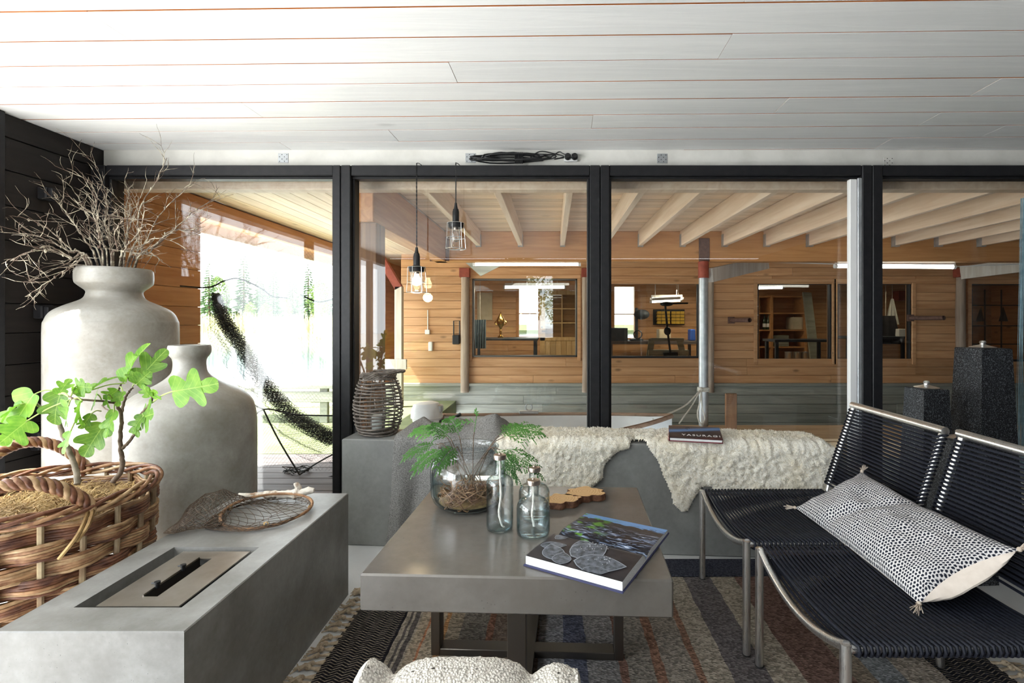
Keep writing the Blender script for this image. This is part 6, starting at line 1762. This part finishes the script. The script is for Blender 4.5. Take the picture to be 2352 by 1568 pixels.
# ================================================================== open picture book on the table
def open_book():
    S0 = Vector((.014, 1.642, 0)); S1 = Vector((.278, 1.494, 0)); Ld = (S1-S0).normalized(); Ls = (S1-S0).length
    D1 = Vector((-Ld.y, Ld.x, 0));  Dn = -D1  # Dn towards camera
    if Dn.y > 0: Dn = -Dn
    e = empty('open_book', (S0+S1)/2+Vector((0, 0, TH)), 'large picture book lying open on the table corner, dark leaf photographs', 'book')
    PG_ = []
    def half(side, wd, th, name, mat_page):
        D = Dn if side < 0 else -Dn
        def top(v):   # height profile across the page, v=0 spine
            return .006+th*min(1, (v/.14))**.5*(1-.12*max(0, (v-.5)/.5)**2) if side < 0 else .006+th*min(1, v/.22)**.5*(1-.55*v)
        nu, nv = 4, 24
        blk = MB()
        def f(u, v): return S0+Ld*Ls*u+D*wd*v+Vector((0, 0, TH+top(v)))
        g = MB(); g.grid(nu, nv, f); 
        if side > 0: g.f = [tuple(reversed(q)) for q in g.f]
        pg = g.build(name, mat_page, e, angle=80); PG_.append(pg)
        uvl = pg.data.uv_layers.new(name='uv')
        for p in pg.data.polygons:
            for li in p.loop_indices:
                vi = pg.data.loops[li].vertex_index; uvl.data[li].uv = ((vi//nv)/(nu-1), (vi % nv)/(nv-1))
        b = MB()
        base = [S0+Ld*Ls*u+D*wd*v+Vector((0, 0, TH+.0045)) for u in (0, 1) for v in [j/(nv-1) for j in range(nv)]]
        tp_ = [f(u, j/(nv-1))-Vector((0, 0, .0006)) for u in (0, 1) for j in range(nv)]
        vs = base+tp_; fs = []
        for j in range(nv-1):
            fs += [(j, j+1, 2*nv+j+1, 2*nv+j), (nv+j, nv+j+1, 3*nv+j+1, 3*nv+j), (j, j+1, nv+j+1, nv+j), (2*nv+j, 2*nv+j+1, 3*nv+j+1, 3*nv+j)]
        fs.append((nv-1, 2*nv-1, 4*nv-1, 3*nv-1))
        b.add(vs, fs); b.build('page_block', W['pages'], e, angle=30)
        cv = MB(); a0 = S0-Ld*.004-D*.003; q = [a0, a0+Ld*(Ls+.008), a0+Ld*(Ls+.008)+D*(wd+.010), a0+D*(wd+.010)]
        cv.add([p+Vector((0, 0, TH+.001)) for p in q]+[p+Vector((0, 0, TH+.0042)) for p in q], [(3, 2, 1, 0), (4, 5, 6, 7), (0, 1, 5, 4), (1, 2, 6, 5), (2, 3, 7, 6), (3, 0, 4, 7)])
        cv.build('cover', W['book_blue'], e, smooth=False)
        return f
    W['pages'] = speckle('stacked_page_edges', (.62, .63, .63, 1), (.86, .87, .87, 1), 500, .6, (.4, .6))
    W['book_blue'] = newmat('blue_book_cloth', srgb(52, 54, 92), .6)[0]
    m1, nt, b = newmat('dark_photo_page', srgb(40, 38, 42), .32, spec=.4)
    uv = nt.nodes.new('ShaderNodeUVMap'); uv.uv_map = 'uv'
    n = nd(nt, 'TexNoise', Scale=3.0, Detail=2.0); lk(nt, uv.outputs[0], n.inputs['Vector']); lk(nt, ramp(nt, n.outputs[0], [(.35, srgb(36, 34, 38)), (.7, srgb(62, 58, 62))]), b.inputs['Base Color'])
    m2, nt, b = newmat('river_photo_page', srgb(40, 38, 42), .32, spec=.4)
    uv = nt.nodes.new('ShaderNodeUVMap'); uv.uv_map = 'uv'; sx = nt.nodes.new('ShaderNodeSeparateXYZ'); lk(nt, uv.outputs[0], sx.inputs[0])
    mp = nt.nodes.new('ShaderNodeMapping'); mp.inputs['Scale'].default_value = (2.5, 9, 1); mp.inputs['Rotation'].default_value = (0, 0, .5); lk(nt, uv.outputs[0], mp.inputs[0])
    n = nd(nt, 'TexNoise', Scale=1.6, Detail=6.0, Distortion=2.2); lk(nt, mp.outputs[0], n.inputs['Vector'])
    st_ = ramp(nt, n.outputs[0], [(.50, srgb(34, 32, 38)), (.60, srgb(110, 128, 158)), (.70, srgb(216, 226, 240))])
    sky_ = ramp(nt, math_n(nt, 'ADD', sx.outputs[1], math_n(nt, 'MULTIPLY', n.outputs[0], .3)), [(.62, srgb(44, 40, 42)), (.98, srgb(58, 50, 48)), (1.06, srgb(110, 150, 200))])
    c = mixc(nt, ramp(nt, sx.outputs[1], [(.55, (0, 0, 0, 1)), (.72, (1, 1, 1, 1))]), st_, sky_)
    n2 = nd(nt, 'TexNoise', Scale=5.0, Detail=3.0); lk(nt, uv.outputs[0], n2.inputs['Vector'])
    gm = math_n(nt, 'MULTIPLY', ramp(nt, n2.outputs[0], [(.52, (0, 0, 0, 1)), (.6, (1, 1, 1, 1))]), ramp(nt, sx.outputs[0], [(.25, (1, 1, 1, 1)), (.5, (0, 0, 0, 1))]))
    c = mixc(nt, gm, c, srgb(98, 148, 54)); lk(nt, c, b.inputs['Base Color'])
    f1 = half(-1, .192, .026, 'leaf_photo_page', m1); f2 = half(1, .222, .020, 'river_photo_page', m2)
    # printed pale leaves, flat ink on the page
    W['ink_leaf'] = speckle('pale_printed_leaf', srgb(66, 70, 76), srgb(112, 118, 128), 60, .35, (.35, .65)); W['ink_drop'] = newmat('printed_dew', srgb(206, 212, 220), .35)[0]; W['ink_line'] = newmat('printed_leaf_edge', srgb(150, 158, 168), .35)[0]
    def ink(pts, mat, lift, nm):
        P = [f1(max(0, min(1, u)), max(.02, min(1, v)))+Vector((0, 0, lift)) for u, v in pts]; m = MB(); c = sum((q for q in P), Vector())/len(P)
        um = sum(p[0] for p in pts)/len(pts); vm = sum(p[1] for p in pts)/len(pts); vs = []; fs = []; n = len(pts); K = 4
        for q in range(K+1):
            for (u, v) in pts:
                vs.append(f1(max(0, min(1, um+(u-um)*q/K)), max(.02, min(1, vm+(v-vm)*q/K)))+Vector((0, 0, lift)))
        for q in range(K):
            for i in range(n): fs.append((q*n+i, q*n+(i+1) % n, (q+1)*n+(i+1) % n, (q+1)*n+i))
        m.add(vs, fs)
        return m.build(nm, mat, PG_[0], smooth=False)
    def leafshape(u0, v0, u1, v1, w_, k=0):
        d = Vector((u1-u0, (v1-v0)*.65)); n = Vector((-d.y, d.x)); out = []
        for i in range(13):
            t = i/12; s = w_*math.sin(PI*t**.8)**.9; out.append((u0+(u1-u0)*t+n.x*s, v0+(v1-v0)*t+n.y*s/.65))
        for i in range(11, 0, -1):
            t = i/12; s = w_*math.sin(PI*t**.8)**.9; out.append((u0+(u1-u0)*t-n.x*s, v0+(v1-v0)*t-n.y*s/.65))
        return out
    LS = [(.08, .30, .16, .02, .3), (.02, .62, .26, .42, .3), (.30, .92, .10, .50, .33), (.52, .60, .34, .10, .36), (.40, .72, .62, .12, .40), (.46, .82, .95, .62, .34), (.38, 1.0, .30, .66, .40), (.60, 1.0, .84, .86, .3)]
    for k, l in enumerate(LS):
        sh = leafshape(*l); ink(sh, W['ink_line'], .0007+.0003*k, 'printed_leaf')
        um = sum(p[0] for p in sh)/len(sh); vm = sum(p[1] for p in sh)/len(sh)
        ink([(um+(u-um)*.95, vm+(v-vm)*.95) for u, v in sh], W['ink_leaf'], .0008+.0003*k, 'printed_leaf')
    m = MB()
    for (u0, v0, n_) in ((.52, .22, 26), (.66, .60, 22), (.46, .48, 14)):
        for q in range(n_):
            u = u0+rnd(-.08, .14); v = v0+rnd(-.12, .14); r = rnd(.0007, .0022)
            p = f1(u, v)+Vector((0, 0, .0038)); m.add([p+Vector((r*math.cos(a), r*math.sin(a), 0)) for a in [2*PI*i/6 for i in range(6)]], [tuple(range(6))])
    o = m.build('printed_dew', W['ink_drop'], PG_[0], smooth=False); o['kind'] = 'stuff'
open_book()

# ================================================================== red book with the printed title
def title_book():
    z = BH+.034; c = Vector((.735, 2.595, z)); rot = math.radians(-13); wd, dp, th = .262, .19, .020
    e = empty('red_book', c, 'dark red hardback book with white title lying on the right sheepskin', 'book')
    R = Matrix.Rotation(rot, 3, 'Z') @ Matrix.Rotation(math.radians(7), 3, 'X')
    def P(x, y, zz): return c+R @ Vector((x, y, zz))
    def bx(lo, hi, nm, mat):
        m = MB(); m.bbox(lo, hi, .0015); m.v = [P(*q) for q in m.v]; return m.build(nm, mat, e)
    m1, nt, b = newmat('night_sky_cover', rough=.3, spec=.5)
    tc_ = nt.nodes.new('ShaderNodeTexCoord'); sx = nt.nodes.new('ShaderNodeSeparateXYZ'); lk(nt, tc_.outputs['Generated'], sx.inputs[0])
    lk(nt, ramp(nt, sx.outputs[1], [(.0, srgb(66, 20, 30)), (.13, srgb(66, 20, 30)), (.17, srgb(34, 24, 30)), (.52, srgb(36, 34, 44)), (.64, srgb(86, 134, 186)), (.78, srgb(70, 62, 66)), (1, srgb(98, 76, 62))]), b.inputs['Base Color'])
    W['red_cover'] = newmat('dark_red_cover', srgb(120, 22, 44), .4)[0]
    bx((-wd/2, -dp/2, 0), (wd/2, dp/2, .003), 'back_cover', W['red_cover'])
    bx((-wd/2+.004, -dp/2+.005, .003), (wd/2-.004, dp/2-.004, th-.003), 'page_block', W['paper'])
    bx((-wd/2, -dp/2, th-.003), (wd/2, dp/2, th), 'front_cover', m1)
    bx((-wd/2-.001, -dp/2-.001, .0005), (-wd/2+.003, dp/2, th-.0005), 'spine', W['red_cover'])
    def text(s, x, y, size, name):
        cu = bpy.data.curves.new(name, 'FONT'); cu.body = s; cu.size = size; cu.align_x = 'CENTER'; cu.extrude = .0003; cu.space_character = 1.25
        o = bpy.data.objects.new(name, cu); COL.objects.link(o); o.parent = e
        o.matrix_local = Matrix.Translation(R @ Vector((x, y, th+.0006))) @ R.to_4x4()
        cu.materials.append(W['white'])
        bpy.context.view_layer.update()
        me = bpy.data.meshes.new_from_object(o.evaluated_get(bpy.context.evaluated_depsgraph_get())); me.name = name
        mo = bpy.data.objects.new(name, me); COL.objects.link(mo); mo.parent = e; mo.matrix_local = o.matrix_local.copy()
        bpy.data.objects.remove(o); return mo
    text('YASURAGI', .028, -.058, .034, 'title_lettering')
    m = MB(); q = [P(-.035+.010*math.cos(a), .055+.010*math.sin(a), th+.0008) for a in [2*PI*i/24 for i in range(20)]]; m.tube(q, .0012, 5); m.build('ring_mark', W['black'], e)
title_book()

# ================================================================== rattan lantern on the bench
def lantern():
    y = 2.80; x = fx(869, y); z0 = BH+.001; c = Vector((x, y, z0))
    e = empty('rattan_lantern', c, 'barrel shaped grey rattan lantern on the left end of the bench', 'lantern')
    hh = .30
    def R(t): return .088+.043*math.sin(PI*min(1, max(0, .08+t*.88)))**.8
    for i in range(17):
        t = i/16; pts = []
        for k in range(40):
            a = 2*PI*k/40; pts.append(c+Vector(((R(t)+.002*math.sin(a*9+i*2))*math.cos(a), (R(t)+.002*math.sin(a*9+i*2))*math.sin(a), .008+t*hh+.004*math.sin(a*2+i))))
        MB().tube(pts, .0048*rnd(.85, 1.15), 6, True).build('hoop', W['rattan'], e)
    for k in range(12):
        a = 2*PI*k/12
        MB().tube([c+Vector(((R(t)-.006)*math.cos(a), (R(t)-.006)*math.sin(a), .006+t*hh)) for t in [i/10 for i in range(11)]], .0026, 5).build('rib', W['rattan'], e)
    m = MB()
    for s in range(6):
        pts = [c+Vector(((R(1)*.92+.008*math.cos(b*7+s))*math.cos(b), (R(1)*.92+.008*math.cos(b*7+s))*math.sin(b), hh+.014+s*.004+.006*math.sin(b*7+s))) for b in [2*PI*i/50 for i in range(50)]]
        m.tube(pts, .0042, 5, True)
    m.build('top_wrap', W['rattan'], e)
    # bail handle resting on its side
    m = MB(); h0 = c+Vector((0, 0, hh+.03))
    for s in range(3):
        pts = [h0+Vector((-.055+.20*math.sin(t*PI)+.004*math.cos(i+s*2), -.085*math.cos(t*PI), .012+.006*math.sin(t*PI)+.004*math.sin(i+s*2))) for i, t in enumerate([j/20 for j in range(21)])]
        m.tube(pts, .0042, 5)
    m.build('bail_handle', W['rattan'], e)
    MB().lathe([(0, .006), (.088, .006), (.088, .012), (0, .012)], 24, c).build('base_disc', W['rattan'], e)
    MB().lathe([(.055, .014), (.06, .02), (.06, .20), (.057, .20), (.057, .022), (0, .018), (0, .014)], 28, c).build('glass_cylinder', W['pane'], e)
    MB().lathe([(0, .022), (.035, .022), (.036, .10), (.03, .104), (0, .10)], 20, c).build('candle', W['paper'], e)
lantern()

# ================================================================== caged pendant lamps
def pendant(px, ptop, pcap, pring, pbot, y, lit, lab):
    x = fx(px, y); e = empty('pendant_lamp', (x, y, fz(ptop, y)), lab, 'lamp', 'caged pendant lamps')
    zt, zc, zr, zb = fz(ptop, y), fz(pcap, y), fz(pring, y), fz(pbot, y); c = Vector((x, y, 0))
    cord = MB(); topz = 2.12
    for s in range(2):
        pts = [Vector((x+.012, FY+.07, topz+.001)), Vector((x+.006, FY+.03, topz+.003)), Vector((x+.002, FY-.004, topz+.002)), Vector((x, y+.02, topz-.004))]
        n = 60
        for i in range(1, n+1):
            t = i/n; pts.append(Vector((x+.0019*math.cos(i*1.1+s*PI), y+.0019*math.sin(i*1.1+s*PI), topz-.005+(zt-topz)*t)))
        cord.tube(pts, .0023, 5)
    cord.build('twisted_cord', W['black'], e)
    L = zt-zc
    MB().lathe([(0, 0), (.007, 0), (.008, -L*.12), (.012, -L*.30), (.0165, -L*.34), (.017, -L*.42), (.019, -L*.45), (.019, -L*.95), (.024, -L), (0, -L)], 20, c+Vector((0, 0, zt))).build('grip', W['black'], e)
    MB().lathe([(0, .0), (.024, 0), (.045, -.004), (.047, -.008), (.044, -.012), (.043, -.03), (.040, -.034), (0, -.034)], 28, c+Vector((0, 0, zc))).build('cap', W['black'], e)
    m = MB(); zz = [zc-.006, zr, zb]; rr = [.049, .052, .057]
    for z, r in zip(zz, rr): m.tube([c+Vector((r*math.cos(a), r*math.sin(a), z)) for a in [2*PI*i/28 for i in range(28)]], .0017, 5, True)
    for k in range(6):
        a = 2*PI*k/6+.3; m.tube([c+Vector((r*math.cos(a), r*math.sin(a), z)) for z, r in zip(zz, rr)], .0016, 5)
    for k in range(3):
        a = 2*PI*k/6+.3; m.tube([c+Vector((.057*t*math.cos(a), .057*t*math.sin(a), zb-.004*(1-t*t))) for t in (-1, -.5, 0, .5, 1)], .0015, 5)
    m.build('wire_cage', W['steel'], e)
    zg = zc-.03
    MB().lathe([(.034, 0), (.035, -.03), (.034, -.08), (.026, -.105), (.012, -.115), (0, -.117)], 24, c+Vector((0, 0, zg))).build('glass_dome', W['pane'], e)
    bs_ = MB().lathe([(0, .0), (.015, 0), (.015, -.02), (0, -.02)], 14, c+Vector((0, 0, zg+.004))).build('bulb_socket', W['brass'], e)
    MB().lathe([(0, -.015), (.012, -.02), (.014, -.035), (.025, -.06), (.026, -.07), (.02, -.088), (0, -.095)], 20, c+Vector((0, 0, zg+.01))).build('bulb', W['bulb_on'] if lit else W['glass'], bs_)
    if lit:
        l = bpy.data.lights.new('bulb_light', 'POINT'); l.energy = 2.0; l.color = (1, .75, .45); l.shadow_soft_size = .03
        o = bpy.data.objects.new('bulb_light', l); COL.objects.link(o); o.location = c+Vector((0, 0, zg-.14))
pendant(957, 568, 611, 648, 671, 2.90, True, 'lower caged pendant lamp with a glowing bulb')
pendant(1047, 466, 510, 546, 571, 2.90, False, 'higher caged pendant lamp, unlit')

# ================================================================== landing net on the fire block
def landing_net():
    zt = bh_; c = Vector((-1.112, 1.945, zt+.018))
    e = empty('landing_net', (c.x, c.y, zt), 'old brown landing net with a birch handle lying on the fire block', 'net')
    n = 44; pts = []
    for i in range(n):
        a = 2*PI*i/n; r = .153+.004*math.sin(3*a)
        pts.append(c+Vector((r*1.03*math.cos(a), r*.97*math.sin(a), .012*math.sin(a)-.004*math.cos(a)+.002)))
    hp = MB().tube(pts, [.0052*rnd(.9, 1.15) for _ in pts], 8, True).build('hoop', W['wicker'], e)
    # key rings of the bag: centre, axis a, axis b
    Z = Vector((0, 0, 1)); X = Vector((1, 0, 0)); Y = Vector((0, 1, 0))
    keys = [(c, X*.155, Y*.150), (c+Vector((-.012, -.012, -.010)), X*.165, Y*.165), (c+Vector((-.07, -.03, -.008)), X*.12+Z*.006, Y*.125), (c+Vector((-.115, -.05, .022)), X*.01+Z*.038, Y*.12+X*-.05), (c+Vector((-.155, -.07, .036)), X*.015+Z*.055, Y*.125+X*-.05), (c+Vector((-.20, -.095, .034)), X*.02+Z*.052, Y*.115+X*-.05), (c+Vector((-.235, -.125, .016)), X*.02+Z*.034, Y*.085+X*-.04), (c+Vector((-.25, -.16, -.006)), X*.006+Z*.010, Y*.03)]
    def fn(u, v):
        k = v*(len(keys)-1); i = min(int(k), len(keys)-2); t = k-i; t = t*t*(3-2*t)
        C = keys[i][0].lerp(keys[i+1][0], t); A = keys[i][1].lerp(keys[i+1][1], t); B = keys[i][2].lerp(keys[i+1][2], t)
        a = 2*PI*u; p = C+A*math.cos(a)+B*math.sin(a)
        q = noise.noise_vector(p*16)*.010*min(1, v*6); p = p+q
        p.z = max(zt+.0022, p.z); return p
    o = netting(fn, 46, 44, .0010).build('net_bag', W['twine'], e, smooth=False); o['kind'] = 'stuff'
    m = MB()
    for a in (3.3, 3.45, 3.0, .2, 5.2):
        p = c+Vector((.156*math.cos(a), .15*math.sin(a), 0))
        for k in range(3): m.tube([p+Vector((rnd(-.003, .003), 0, 0))+Vector((.007*math.cos(b)*abs(math.sin(a)), .007*math.cos(b)*abs(math.cos(a)), .008*math.sin(b))) for b in [2*PI*i/8 for i in range(8)]], .0016, 4, True)
    m.build('binding', W['straw'], hp)
    # handle: pale stick with an antler like fork
    h = MB(); zz = zt+.020
    h.tube(smooth_path([Vector((-1.335, 2.125, zz-.006)), Vector((-1.27, 2.12, zz-.004)), Vector((-1.215, 2.115, zz)), Vector((-1.15, 2.105, zz+.002)), Vector((-1.10, 2.105, zz+.006)), Vector((-1.06, 2.10, zz+.008))], 6), [.008]*6+[.0095]*6+[.015, .0165, .016, .0155, .017, .016]+[.0165]*6+[.017, .019, .021, .022, .020, .017]+[.014], 10)
    h.tube(smooth_path([Vector((-1.075, 2.10, zz+.004)), Vector((-1.072, 2.105, zz+.03)), Vector((-1.082, 2.105, zz+.052))], 5), [.017, .017, .016, .015, .014, .014, .013, .012, .011, .010, .007], 9)
    h.tube(smooth_path([Vector((-1.065, 2.10, zz+.004)), Vector((-1.035, 2.105, zz+.018)), Vector((-1.005, 2.108, zz+.020))], 5), [.017, .017, .016, .016, .015, .015, .015, .014, .013, .011, .007], 9)
    for i, q in enumerate(h.v): h.v[i] = q+noise.noise_vector(q*60)*.0035; h.v[i].z = max(zt+.001, h.v[i].z)
    h.build('handle', W['driftwood'], e)
landing_net()
